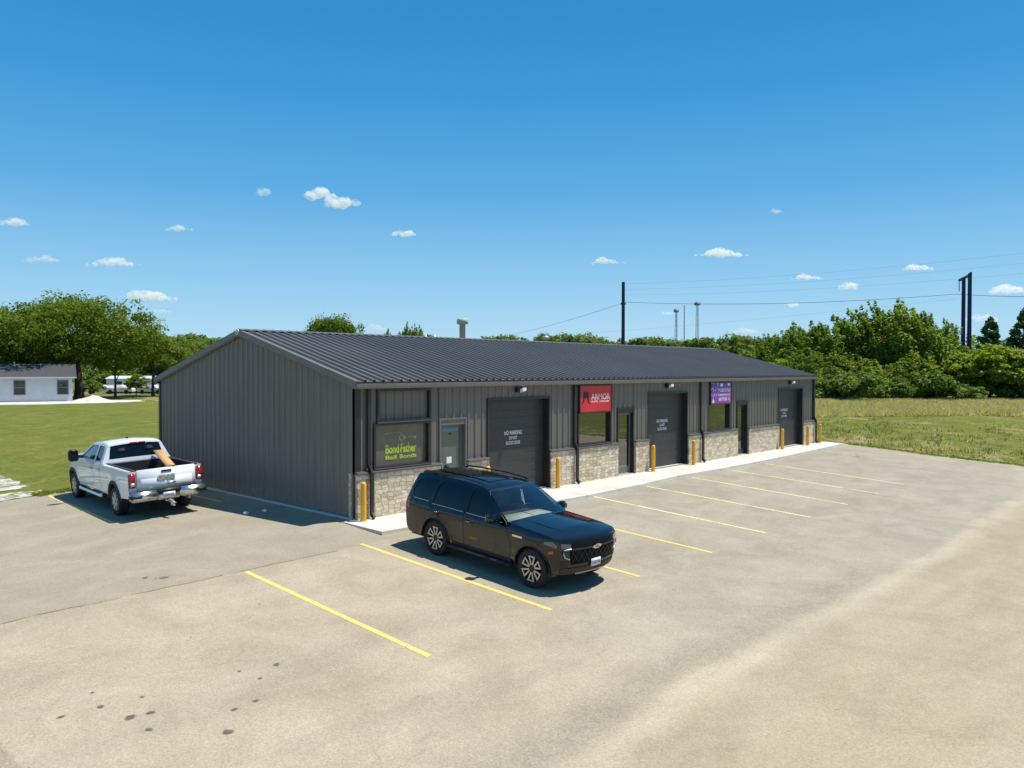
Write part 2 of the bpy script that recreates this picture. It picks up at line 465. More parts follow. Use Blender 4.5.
    # hairline cracks and scattered pebbles
    vc = N(nt, 'ShaderNodeTexVoronoi', feature='DISTANCE_TO_EDGE'); vc.inputs['Scale'].default_value = 0.33
    dv = N(nt, 'ShaderNodeTexNoise'); dv.inputs['Scale'].default_value = 1.4; dv.inputs['Detail'].default_value = 5; L(nt, pos, dv.inputs['Vector'])
    dva = N(nt, 'ShaderNodeVectorMath', operation='MULTIPLY_ADD'); L(nt, dv.outputs['Color'], dva.inputs[0]); dva.inputs[1].default_value = (0.8, 0.8, 0); L(nt, pos, dva.inputs[2]); L(nt, dva.outputs[0], vc.inputs['Vector'])
    ck = math_(nt, 'MULTIPLY', math_(nt, 'SUBTRACT', 1.0, smooth(nt, vc.outputs['Distance'], 0.002, 0.009)), smooth(nt, noise(nt, pos, 0.4, 4), 0.52, 0.62))
    c = mix(nt, math_(nt, 'MULTIPLY', ck, 0.14), c, (0.12, 0.10, 0.075))
    pb = N(nt, 'ShaderNodeTexVoronoi'); pb.inputs['Scale'].default_value = 9; pb.inputs['Randomness'].default_value = 1.0; L(nt, pos, pb.inputs['Vector'])
    pc_ = N(nt, 'ShaderNodeSeparateColor'); L(nt, pb.outputs['Color'], pc_.inputs[0])
    peb = math_(nt, 'MULTIPLY', math_(nt, 'SUBTRACT', 1.0, smooth(nt, pb.outputs['Distance'], 0.06, 0.16)), smooth(nt, pc_.outputs[0], 0.86, 0.88))
    c = mix(nt, math_(nt, 'MULTIPLY', peb, 0.75), c, ramp(nt, pc_.outputs[1], [(0.4, (0.13, 0.11, 0.08)), (0.6, (0.52, 0.47, 0.38))]))
    # faint tyre sweeps
    w = N(nt, 'ShaderNodeTexWave'); w.wave_type = 'RINGS'; w.inputs['Scale'].default_value = 0.06; w.inputs['Distortion'].default_value = 5; w.inputs['Detail'].default_value = 3; w.inputs['Detail Scale'].default_value = 0.6
    L(nt, pos, w.inputs['Vector'])
    c = mix(nt, math_(nt, 'MULTIPLY', smooth(nt, w.outputs['Fac'], 0.9, 1.0), 0.10), c, (0.16, 0.145, 0.12))
    c = mix(nt, 0.55, c, ramp(nt, fine, [(0.3, 0.80), (0.7, 1.18)]), 'MULTIPLY')
    c = mix(nt, 0.42, c, ramp(nt, grit.outputs['Color'], [(0.1, 0.66), (0.9, 1.28)]), 'MULTIPLY')
    c = mix(nt, 1.0, c, (0.99, 0.97, 0.925), 'MULTIPLY')
    L(nt, c, b.inputs['Base Color']); b.inputs['Roughness'].default_value = 0.92; b.inputs['Specular IOR Level'].default_value = 0.25
    bump(nt, b, math_(nt, 'ADD', fine, math_(nt, 'MULTIPLY', grit.outputs['Distance'], 0.8)), 0.35, 0.012)
    return m


def grass_mat():
    m, nt, b = new_mat('mown_summer_grass')
    pos = N(nt, 'ShaderNodeNewGeometry').outputs['Position']
    sp = N(nt, 'ShaderNodeSeparateXYZ'); L(nt, pos, sp.inputs[0])
    big = noise(nt, pos, 0.05, 5, 0.6, 0.5); mid = noise(nt, pos, 0.45, 6, 0.7, 0.4); fine = noise(nt, pos, 5.0, 5, 0.8); tiny = noise(nt, pos, 26, 3, 0.8)
    c = ramp(nt, mid, [(0.25, (0.085, 0.115, 0.020)), (0.5, (0.138, 0.158, 0.032)), (0.75, (0.205, 0.21, 0.052))])
    c = mix(nt, smooth(nt, big, 0.42, 0.62), c, mix(nt, 0.45, c, (0.17, 0.17, 0.04)))
    pale = smooth(nt, noise(nt, pos, 0.9, 6, 0.75, 0.8), 0.55, 0.70)
    c = mix(nt, math_(nt, 'MULTIPLY', pale, 0.55), c, (0.30, 0.29, 0.10))
    dry = math_(nt, 'MULTIPLY', smooth(nt, noise(nt, pos, 0.23, 6, 0.72, 0.7), 0.53, 0.68), smooth(nt, sp.outputs[0], 24, 33))
    dry = math_(nt, 'ADD', dry, math_(nt, 'MULTIPLY', math_(nt, 'SUBTRACT', smooth(nt, sp.outputs[0], 30, 31), smooth(nt, sp.outputs[0], 33, 42)), math_(nt, 'MULTIPLY', smooth(nt, noise(nt, pos, 0.6, 5, 0.7), 0.44, 0.56), 0.9)), clamp=True)
    c = mix(nt, math_(nt, 'MULTIPLY', dry, 0.8), c, ramp(nt, fine, [(0.3, (0.26, 0.20, 0.10)), (0.7, (0.44, 0.36, 0.22))]))
    c = mix(nt, 0.75, c, ramp(nt, fine, [(0.28, (0.42, 0.48, 0.4)), (0.72, (1.5, 1.42, 1.3))]), 'MULTIPLY')
    c = mix(nt, 0.5, c, ramp(nt, tiny, [(0.3, 0.6), (0.7, 1.35)]), 'MULTIPLY')
    L(nt, c, b.inputs['Base Color']); b.inputs['Roughness'].default_value = 0.95; b.inputs['Specular IOR Level'].default_value = 0.1
    bump(nt, b, math_(nt, 'ADD', fine, tiny), 0.5, 0.06)
    return m


def gravel_mat():
    m, nt, b = new_mat('white_crushed_limestone')
    pos = N(nt, 'ShaderNodeNewGeometry').outputs['Position']
    v = N(nt, 'ShaderNodeTexVoronoi'); v.inputs['Scale'].default_value = 9; L(nt, pos, v.inputs['Vector'])
    c = mix(nt, 0.5, ramp(nt, noise(nt, pos, 0.9, 6, 0.7), [(0.3, (0.5, 0.47, 0.4)), (0.7, (0.72, 0.69, 0.63))]), ramp(nt, v.outputs['Color'], [(0.1, 0.75), (0.9, 1.12)]), 'MULTIPLY')
    L(nt, c, b.inputs['Base Color']); b.inputs['Roughness'].default_value = 0.95
    bump(nt, b, v.outputs['Distance'], 0.5, 0.05)
    return m


def stripe_mat(name, col, wear):
    """traffic paint worn through to the pavement"""
    m, nt, b = new_mat(name)
    pos = N(nt, 'ShaderNodeNewGeometry').outputs['Position']
    w = math_(nt, 'ADD', math_(nt, 'MULTIPLY', noise(nt, pos, 1.1, 3), 0.5), math_(nt, 'MULTIPLY', noise(nt, pos, 16, 5, 0.8), 0.6))
    worn = smooth(nt, w, wear - 0.06, wear + 0.06)
    c = ramp(nt, noise(nt, pos, 3, 4), [(0.3, tuple(x * 0.9 for x in col)), (0.7, col)])
    c = mix(nt, worn, c, (0.33, 0.30, 0.25))
    L(nt, c, b.inputs['Base Color']); b.inputs['Roughness'].default_value = 0.8
    return m


def stain_mat():
    m, nt, b = new_mat('dried_oil_stain')
    out = nt.nodes['Material Output']
    pos = N(nt, 'ShaderNodeTexCoord').outputs['Object']
    g = N(nt, 'ShaderNodeNewGeometry').outputs['Position']
    L(nt, ramp(nt, noise(nt, g, 9, 4), [(0.3, (0.085, 0.07, 0.05)), (0.7, (0.16, 0.135, 0.10))]), b.inputs['Base Color'])
    b.inputs['Roughness'].default_value = 0.8
    ln = N(nt, 'ShaderNodeVectorMath', operation='LENGTH'); L(nt, pos, ln.inputs[0])
    r = math_(nt, 'ADD', ln.outputs['Value'], math_(nt, 'MULTIPLY', math_(nt, 'SUBTRACT', noise(nt, g, 11, 5, 0.8), 0.5), 0.42))
    a = math_(nt, 'MULTIPLY', math_(nt, 'SUBTRACT', 1.0, smooth(nt, r, 0.05, 0.15)), 0.85)
    tr = N(nt, 'ShaderNodeBsdfTransparent'); mx = N(nt, 'ShaderNodeMixShader')
    L(nt, a, mx.inputs[0]); L(nt, tr.outputs[0], mx.inputs[1]); L(nt, b.outputs[0], mx.inputs[2]); L(nt, mx.outputs[0], out.inputs['Surface'])
    return m


def patchy_gravel():
    m = M['gravel'].copy(); m.name = 'gravel_thinning_into_grass'
    nt = m.node_tree; b = nt.nodes['Principled BSDF']
    src = b.inputs['Base Color'].links[0].from_socket
    pos = N(nt, 'ShaderNodeNewGeometry').outputs['Position']
    f = smooth(nt, noise(nt, pos, 1.5, 6, 0.75, 0.6), 0.46, 0.56)
    g_ = ramp(nt, noise(nt, pos, 6, 5, 0.8), [(0.3, (0.09, 0.115, 0.025)), (0.7, (0.2, 0.2, 0.06))])
    L(nt, mix(nt, f, mix(nt, 0.25, src, (0.3, 0.27, 0.2)), g_), b.inputs['Base Color'])
    return m
M['stone'] = stone_mat(); M['concrete'] = concrete_mat(); M['lot'] = lot_mat(); M['grass'] = grass_mat(); M['gravel'] = gravel_mat()
M['gravel_patchy'] = patchy_gravel()
M['stripe'] = stripe_mat('yellow_line_paint', (0.80, 0.55, 0.15), 0.69)
M['stripe_faded'] = stripe_mat('faded_yellow_line_paint', (0.74, 0.63, 0.37), 0.625)
M['stain'] = stain_mat()


def text_part(name, body, size, material, loc, rot, parent, bold=0.0, sx=1.0, depth=0.004, align='CENTER', shear=0.0):
    cu = bpy.data.curves.new(name, 'FONT')
    cu.body = body; cu.size = size; cu.align_x = align; cu.align_y = 'CENTER'; cu.extrude = depth; cu.offset = bold; cu.shear = shear
    cu.resolution_u = 3
    tmp = bpy.data.objects.new(name, cu)
    COL.objects.link(tmp)
    bpy.context.view_layer.update()
    dg = bpy.context.evaluated_depsgraph_get()
    me = bpy.data.meshes.new_from_object(tmp.evaluated_get(dg))
    bpy.data.objects.remove(tmp); bpy.data.curves.remove(cu)
    o = link(name, me, material, parent)
    o.matrix_local = Matrix.Translation(loc) @ rot.to_4x4() @ Matrix.Diagonal((sx, 1, 1, 1))
    return o


def fit_text(name, body, x0, x1, z0, z1, y, material, parent, bold=0.0):
    o = text_part(name, body, 1.0, material, (0, 0, 0), Matrix.Identity(3), parent, bold)
    vs = o.data.vertices
    lo = [min(v.co[i] for v in vs) for i in (0, 1)]; hi = [max(v.co[i] for v in vs) for i in (0, 1)]
    for v in vs:
        a, b = (v.co.x - lo[0]) / (hi[0] - lo[0]), (v.co.y - lo[1]) / (hi[1] - lo[1])
        v.co = (x0 + (x1 - x0) * a, y - (0.004 if v.co.z > 0 else 0), z0 + (z1 - z0) * b)
    return o


FACING_FRONT = Matrix(((1, 0, 0), (0, 0, -1), (0, 1, 0)))     # text plane facing -y
# =====================================================================================================
#  SETTING
# =====================================================================================================
xs = [-5000, -600, -120, -40, -8, -4, 0, 31, 60, 120, 300, 1000, 5000]
ys = [-3000, -300, -40, -11.3, -2.3, -1.64, -0.98, -0.32, 0, 0.34, 1.0, 12, 40, 120, 400, 1500, 6000]
g = MB()
gv = [(x, y, ground_z(x, y) - 0.03) for y in ys for x in xs]
g.add(gv, [(j * len(xs) + i, j * len(xs) + i + 1, (j + 1) * len(xs) + i + 1, (j + 1) * len(xs) + i) for j in range(len(ys) - 1) for i in range(len(xs) - 1)])
tag(g.build('ground', M['grass']), kind='structure')

random.seed(3)
def wiggle(pts, amp, n=6):
    out = []
    for (a, b) in zip(pts[:-1], pts[1:]):
        for k in range(n):
            t = k / n
            out.append((a[0] + (b[0] - a[0]) * t + random.uniform(-amp, amp), a[1] + (b[1] - a[1]) * t + random.uniform(-amp, amp)))
    return out + [pts[-1]]


edge_r = wiggle([(31.75, -42), (31.7, -16), (31.72, -9.5), (31.55, -7.6), (31.5, -5.4), (31.85, -3.0), (31.9, -1.2)], 0.10, 6)
edge_b = wiggle([(0.0, 12.2), (-2.9, 12.1), (-3.9, 12.0), (-5.2, 11.8), (-9, 11.2), (-40, 9)], 0.08, 6)
lot_poly = [(-60, -42)] + edge_r + [(31.9, 0.0), (0.0, 0.0)] + edge_b + [(-60, 8.0)]
LOT = drape('parking_lot', lot_poly, 0.0, M['lot'])
tag(LOT, kind='structure')

# painted stall lines
for i in range(9):
    x = -4.42 + 3.102 * i
    y0 = [-2.30, -1.98, -1.9, -1.85, -1.80, -1.85, -1.86, -1.9, -1.9][i]
    y1 = [-7.94, -7.83, -7.74, -7.76, -7.68, -7.70, -7.66, -7.65, -7.60][i]
    w = 0.055
    o = drape('parking_line', [(x - w, y1), (x + w, y1), (x + w, y0), (x - w, y0)], 0.004, M['stripe'] if i < 4 else M['stripe_faded'], LOT)
for (xa, ya, xb, yb) in ((-4.17, 5.3, -3.83, 11.6), (-0.92, 5.55, -0.98, 11.7)):
    w = 0.055
    drape('parking_line', [(xa - w, ya), (xa + w, ya), (xb + w, yb), (xb - w, yb)], 0.004, M['stripe'], LOT)
# oil stains
for (x, y, s) in ((-8.54, -6.91, 1.0), (-8.29, -6.96, .9), (-8.49, -7.37, .95), (-7.81, -8.05, 1.15), (-6.34, -6.69, 1.0), (-7.14, -7.53, .85), (-7.48, -7.57, .7),
                  (-8.69, -6.38, .8), (-9.14, -6.34, .7), (-5.77, -1.5, 1.5), (-5.98, -1.2, 1.2), (-8.2, -6.45, .5), (-6.75, -6.95, .6), (-8.62, -5.9, .45), (-6.85, -6.55, .4), (-5.2, -4.2, .3), (-6.8, -4.9, .3), (3.1, -5.4, 1.0), (3.5, -5.1, .8), (26.9, -3.6, 1.6), (27.6, -3.3, 1.2)):
    b = MB(); n = 14
    b.add([(0.2 * math.cos(2 * PI * k / n) * 1.2, 0.2 * math.sin(2 * PI * k / n), 0) for k in range(n)], [tuple(range(n))])
    o = b.build('oil_stain', M['stain'], LOT)
    z = ground_z(x, y)
    o.location = (x, y, z + 0.008); o.scale = (s * .52 * random.uniform(.8, 1.3), s * .52 * random.uniform(.7, 1), 1); o.rotation_euler = (math.atan(0.06) if -11 < y < 0 else 0, 0, random.uniform(0, 0.6))

# sidewalk slab with a kerb face
sw_out = [(-0.42, -1.62), (3, -1.75), (7.9, -1.86), (10.8, -1.78), (13.65, -1.55), (15.2, -1.62), (17.1, -1.70), (22, -1.66), (27, -1.50), (31.4, -1.30), (31.4, 0.0)]
sb = MB()
top = [(-0.42, -0.02)] + sw_out[:-1] + [(31.4, 0.6)]
def sw_z(x, y): return 0.012 + 0.018 * min(0.0, y)
n = len(top)
inner = [(x, 0.0 if y < 0.3 else 0.6) for x, y in top]
for (a, b_) in zip(sw_out[:-2], sw_out[1:-1]):
    sb.quad((a[0], a[1], sw_z(*a)), (b_[0], b_[1], sw_z(*b_)), (b_[0], 0.0, 0.012), (a[0], 0.0, 0.012))
    sb.quad((a[0], a[1], sw_z(*a)), (a[0], a[1] - 0.015, ground_z(*a) - 0.05), (b_[0], b_[1] - 0.015, ground_z(*b_) - 0.05), (b_[0], b_[1], sw_z(*b_)))
a = sw_out[0]
sb.quad((a[0], a[1], sw_z(*a)), (a[0], 0, 0.012), (a[0], 0, -0.15), (a[0], a[1], -0.25))
a = sw_out[-2]
sb.quad((a[0], a[1], sw_z(*a)), (a[0], 0, 0.012), (a[0], 0, -0.15), (a[0], a[1], -0.25))
tag(sb.build('sidewalk', M['concrete'], fix=False), kind='structure')
# far lot edge concrete lip and gravel areas
drape('gravel_path', wiggle([(-3.55, 12.25), (-3.6, 13.0), (-4.15, 13.5), (-6.2, 13.4), (-9, 13.2), (-9, 12.0), (-5.2, 12.05), (-4.3, 12.15)], 0.10, 5), -0.012, M['gravel_patchy'])['kind'] = 'structure'
drape('gravel_path', wiggle([(-3.45, 18.6), (-3.5, 16.2), (-3.65, 14.4), (-4.4, 14.1), (-8, 14.6), (-10, 17), (-7, 19)], 0.13, 5), -0.012, M['gravel_patchy'])['kind'] = 'structure'
gd = drape('gravel_drive', wiggle([(2, 88), (14, 84.0), (19, 82.0), (24, 81.5), (28.5, 83.0), (30, 88), (26, 90), (21, 93), (14, 95), (2, 99)], 0.5, 4), -0.01, M['gravel'])
tag(gd, kind='structure')
# =====================================================================================================
#  THE BUILDING
# =====================================================================================================
LX, DY, HE, HR = 30.37, 11.96, 3.66, 5.22
BLD = thing('commercial_building', 'long charcoal metal building with low gable roof and tan stone base', 'building', (0, 0, 0))
PITCH_R = 0.305


def profile(a, b):
    """rib outline between a and b: list of (s, out)"""
    pts = [(a, 0.0)]
    k0 = math.floor(a / PITCH_R) - 1
    for k in range(k0, math.ceil(b / PITCH_R) + 2):
        c = (k + 0.5) * PITCH_R
        for ds, o in ((-0.052, 0), (-0.024, 0.036), (0.024, 0.036), (0.052, 0), (0.112, 0), (0.122, 0.006), (0.142, 0.006), (0.152, 0)):
            s = c + ds
            if a < s < b: pts.append((s, o))
    pts.append((b, 0.0))
    return sorted(pts)


def ribs(mb, a, b, za, zb, place):
    """vertical ribbed sheet; place(s, out, z) -> point; zb may be a function of s"""
    zt = zb if callable(zb) else (lambda s: zb)
    p = profile(a, b)
    for (s0, o0), (s1, o1) in zip(p[:-1], p[1:]):
        if s1 - s0 < 1e-5: continue
        mb.quad(place(s0, o0, za), place(s1, o1, za), place(s1, o1, zt(s1)), place(s0, o0, zt(s0)))


OPEN = [(0.68, 2.58, 2.53, 3.47), (9.60, 11.50, 2.50, 3.45), (18.95, 20.90, 2.50, 3.44),
        (0.58, 2.53, 1.31, 2.53), (9.50, 11.45, 1.31, 2.50), (18.80, 20.72, 1.31, 2.50),
        (2.92, 4.02, 0.0, 2.57), (11.87, 12.97, 0.0, 2.57), (21.44, 22.50, 0.0, 2.57),
        (4.95, 7.90, 0.0, 3.06), (13.97, 16.97, 0.0, 3.06), (25.90, 28.87, 0.0, 3.04)]
front = lambda s, o, z: (s, -o, z)
fw = MB()
br = sorted(set([0.0, LX] + [v for o in OPEN for v in o[:2]]))
Z0, Z1 = 1.22, 3.56
for a, b in zip(br[:-1], br[1:]):
    c = (a + b) / 2
    blk = sorted([(o[2], o[3]) for o in OPEN if o[0] < c < o[1]])
    z = Z0
    for lo, hi in blk:
        if lo > z + 0.01: ribs(fw, a, b, z, lo, front)
        z = max(z, hi)
    if z < Z1: ribs(fw, a, b, z, Z1, front)
fw.build('facade_wall', M['panel'], BLD, fix=False)

SLOPE = (HR - HE) / (DY / 2 + 0.15)
ztop = lambda s: 3.60 + SLOPE * min(s, DY - s)
gw = MB()
gp = lambda s, o, z: (-o, s, z)
for a, b in ((0.0, DY / 2), (DY / 2, DY)): ribs(gw, a, b, 0.06, ztop, gp)
gw.build('gable_wall', M['panel'], BLD, fix=False)
ge = MB()
for a, b in ((0.0, DY / 2), (DY / 2, DY)): ribs(ge, a, b, 0.06, ztop, lambda s, o, z: (LX + o, s, z))
ge.build('gable_wall', M['panel'], BLD, fix=False)
rw = MB(); ribs(rw, 0.0, LX, 0.06, 3.56, lambda s, o, z: (s, DY + o, z)); rw.build('rear_wall', M['panel'], BLD, fix=False)
fd = MB(); fd.box(-0.10, LX + 0.10, 0.06, DY + 0.10, -0.2, 0.045); fd.build('foundation', M['concrete'], BLD)
cr = MB(); cr.box(0.02, LX - 0.02, 0.42, DY - 0.02, 0.05, 3.5); cr.build('inner_core', M['black'], BLD)

# ---- roof: two ribbed slopes
def roof_sheet(mb, sign):
    y_e = -0.20 if sign < 0 else DY + 0.20
    xs_ = profile(-0.12, LX + 0.12)
    for (s0, o0), (s1, o1) in zip(xs_[:-1], xs_[1:]):
        if s1 - s0 < 1e-5: continue
        mb.quad((s0, y_e, HE + o0 * 1.75), (s1, y_e, HE + o1 * 1.75), (s1, DY / 2, HR + o1 * 1.75), (s0, DY / 2, HR + o0 * 1.75))
rs = MB(); roof_sheet(rs, -1); roof_sheet(rs, 1)
ROOF = rs.build('roof', M['roof'], BLD, fix=False)
soff = MB()
soff.quad((-0.115, -0.195, HE - 0.03), (LX + 0.115, -0.195, HE - 0.03), (LX + 0.115, DY / 2, HR - 0.03), (-0.115, DY / 2, HR - 0.03))
soff.quad((-0.115, DY + 0.195, HE - 0.03), (LX + 0.115, DY + 0.195, HE - 0.03), (LX + 0.115, DY / 2, HR - 0.03), (-0.115, DY / 2, HR - 0.03))
soff.build('roof_underside', M['trim'], BLD, fix=False)
rc = MB()
for sg in (-1, 1):
    rc.quad((-0.13, DY / 2, HR + 0.055), (LX + 0.13, DY / 2, HR + 0.055), (LX + 0.13, DY / 2 + sg * 0.20, HR + 0.055 - 0.2 * SLOPE), (-0.13, DY / 2 + sg * 0.20, HR + 0.055 - 0.2 * SLOPE))
rc.build('ridge_cap', M['roof'], ROOF, fix=False)
# rake trim along both gables, gutter along both eaves
for x0, x1 in ((-0.15, -0.045), (LX + 0.045, LX + 0.15)):
    rk = MB()
    for sg, ye in ((-1, -0.20), (1, DY + 0.20)):
        yr = DY / 2
        for lo, hi, xa, xb in ((-0.15, 0.03, x0, x1), (-0.185, -0.15, x0 + 0.025, x1 - 0.025)):
            p = [(xa, ye, HE + lo), (xb, ye, HE + lo), (xb, yr, HR + lo), (xa, yr, HR + lo), (xa, ye, HE + hi), (xb, ye, HE + hi), (xb, yr, HR + hi), (xa, yr, HR + hi)]
            rk.add(p, [(0, 3, 2, 1), (4, 5, 6, 7), (0, 1, 5, 4), (1, 2, 6, 5), (2, 3, 7, 6), (3, 0, 4, 7)])
    rk.build('rake_trim', M['trim'], BLD)
pc = MB(); pc.lathe([(0.0, -0.17), (0.10, -0.17), (0.10, -0.13), (0.0, -0.13)], 12, 'X', (-0.005, DY / 2, HR - 0.06), False); pc.build('peak_cap', M['galv'], BLD)
for y0, y1 in ((-0.215, -0.006), (DY + 0.006, DY + 0.215)):
    gt = MB()
    yo, yi = (y0, y1) if y0 < 0 else (y1, y0)
    d = 1 if yi > yo else -1
    pr = [(yi, 3.485), (yo + d * 0.035, 3.485), (yo, 3.535), (yo, 3.61), (yo + d * 0.012, 3.632), (yo + d * 0.03, 3.632), (yo + d * 0.03, 3.56), (yi, 3.56)]
    for (a, b) in zip(pr[:-1], pr[1:]):
        gt.quad((-0.13, a[0], a[1]), (LX + 0.13, a[0], a[1]), (LX + 0.13, b[0], b[1]), (-0.13, b[0], b[1]))
    for xe in (-0.13, LX + 0.13): gt.add([(xe, p[0], p[1]) for p in pr], [tuple(range(8))])
    gt.build('gutter', M['trim'], BLD, fix=False)
dp = MB()
for y0 in (-0.202, DY + 0.195): dp.box(-0.14, LX + 0.14, y0 - 0.012, y0 + 0.02, HE - 0.028, HE + 0.012)
dp.build('drip_edge', M['dark_trim'], BLD)
# corner trim
for (x0, x1, y0, y1, z0) in ((-0.045, 0.10, -0.05, 0.10, 1.22), (-0.045, -0.002, -0.002, 0.10, 0.05), (LX - 0.10, LX + 0.045, -0.05, 0.10, 1.22), (-0.045, 0.10, DY - 0.10, DY + 0.05, 0.05), (LX - 0.1, LX + 0.045, DY - 0.10, DY + 0.05, 0.05)):
    t = MB(); t.box(x0, x1, y0, y1, z0, 3.49); t.build('corner_trim', M['dark_trim'], BLD)

# ---- stone base with sloped metal ledge
for (a, b) in ((-0.03, 2.90), (4.05, 4.93), (7.93, 11.84), (13.00, 13.94), (17.0, 21.41), (22.53, 25.87), (28.90, LX + 0.03)):
    s = MB(); s.box(a, b, -0.11, 0.30, -0.12, 1.22)
    st = s.build('stone_wainscot', M['stone'], BLD)
    c = MB()
    p = [(a - 0.02, -0.15, 1.205), (b + 0.02, -0.15, 1.205), (b + 0.02, -0.15, 1.24), (a - 0.02, -0.15, 1.24), (a - 0.02, -0.002, 1.30), (b + 0.02, -0.002, 1.30), (a - 0.02, -0.002, 1.222), (b + 0.02, -0.002, 1.222)]
    c.add(p, [(0, 1, 2, 3), (3, 2, 5, 4), (0, 3, 4, 6), (1, 7, 5, 2), (0, 6, 7, 1)])
    c.build('ledge', M['cap'], st)

# ---- downspouts
for x in (0.36, 9.24, 18.02, 30.33):
    d = MB()
    d.box(x - 0.055, x + 0.055, -0.115, -0.045, 1.36, 3.50)
    d.bar((x, -0.08, 1.42), (x, -0.20, 1.20), 0.11, 0.07, (1, 0, 0))
    d.box(x - 0.054, x + 0.054, -0.236, -0.166, 0.10, 1.24)
    d.bar((x, -0.20, 0.13), (x, -0.30, 0.05), 0.108, 0.066, (1, 0, 0))
    d.build('downspout', M['dark_trim'], BLD)


def frame_rect(mb, x0, x1, z0, z1, w, y0, y1, bottom=True):
    mb.box(x0, x0 + w, y0, y1, z0, z1); mb.box(x1 - w, x1, y0, y1, z0, z1)
    mb.box(x0 + w, x1 - w, y0, y1, z1 - w, z1)
    if bottom: mb.box(x0 + w, x1 - w, y0, y1, z0, z0 + w)


# blank sign bay of the first unit: dark surround, ribbed panel set back in it
f = MB(); frame_rect(f, 0.66, 2.60, 2.54, 3.475, 0.075, -0.055, 0.07)
bay = f.build('sign_bay', M['dark_trim'], BLD)
p = MB(); ribs(p, 0.73, 2.53, 2.60, 3.41, lambda s, o, z: (s, 0.06 - o, z)); p.build('bay_panel', M['panel'], bay, fix=False)
lg = MB(); lg.box(0.655, 2.605, -0.085, -0.056, 2.535, 2.565); lg.build('bay_ledge', M['cap'], bay)
for (x0, x1) in ((9.58, 11.52), (18.93, 20.92)):
    f = MB(); frame_rect(f, x0, x1, 2.50, 3.475, 0.07, -0.05, 0.07)
    f.box(x0 + 0.05, x1 - 0.05, 0.03, 0.06, 2.52, 3.45)
    f.build('sign_bay', M['dark_trim'], BLD)
# windows
WIN = []
for i, (x0, x1) in enumerate(((0.58, 2.53), (9.50, 11.45), (18.80, 20.72))):
    w = thing('window', None, None); w.parent = BLD
    w.location = (0, 0, 0)
    f = MB(); frame_rect(f, x0 - 0.03, x1 + 0.03, 1.29, 2.53, 0.065, -0.05, 0.13); f.build('frame', M['dark_trim'], w)
    p = MB(); p.box(x0 + 0.03, x1 - 0.03, 0.07, 0.09, 1.35, 2.47); p.build('pane', M['pane_film'] if i == 0 else M['pane'], w)
    sl = MB(); sl.box(x0 - 0.04, x1 + 0.04, -0.10, -0.052, 1.282, 1.315); sl.build('sill', M['cap'], w)
    WIN.append(w)
# lime lettering on the first window
w = WIN[0]
yv = 0.066
fit_text('lettering', 'Bond', 1.02, 1.50, 1.665, 1.925, yv, M['lime_letter'], w, 0.035)
fit_text('lettering', 'Father', 1.545, 2.13, 1.665, 1.935, yv, M['lime_letter'], w, 0.035)
fit_text('lettering', 'Bail', 1.02, 1.41, 1.505, 1.625, yv, M['lime_letter'], w, 0.035)
fit_text('lettering', 'Bonds', 1.52, 2.13, 1.505, 1.625, yv, M['lime_letter'], w, 0.035)
k = MB()
k.lathe([(0.062, 0.0), (0.09, 0.0), (0.09, 0.004), (0.062, 0.004), (0.062, 0.0)], 20, 'Y', (1.585, yv - 0.004, 2.095), False)
k.add([(1.675, yv, 2.135), (1.675, yv, 2.055), (1.78, yv, 2.095)], [(0, 1, 2)])
k.box(1.576, 1.592, yv - 0.003, yv, 1.94, 2.005)
k.box(1.82, 2.10, yv - 0.003, yv, 2.10, 2.116); k.add([(1.98, yv, 2.10), (2.15, yv, 2.13), (2.09, yv, 2.02)], [(0, 1, 2)])
for xx in (1.83, 1.90, 1.985, 2.095): k.box(xx, xx + 0.008, yv - 0.003, yv, 1.94, 2.10)
k.build('emblem', M['pale_vinyl'], w)
t = MB()
for j in range(26):
    xx = 1.00 + j * 0.022
    if j in (7, 12, 19): continue
    t.box(xx, xx + 0.015, yv - 0.003, yv, 2.215 + 0.02 * math.sin(j / 25 * PI), 2.232 + random.uniform(0, .012) + 0.02 * math.sin(j / 25 * PI))
t.build('small_lettering', M['pale_vinyl'], w)
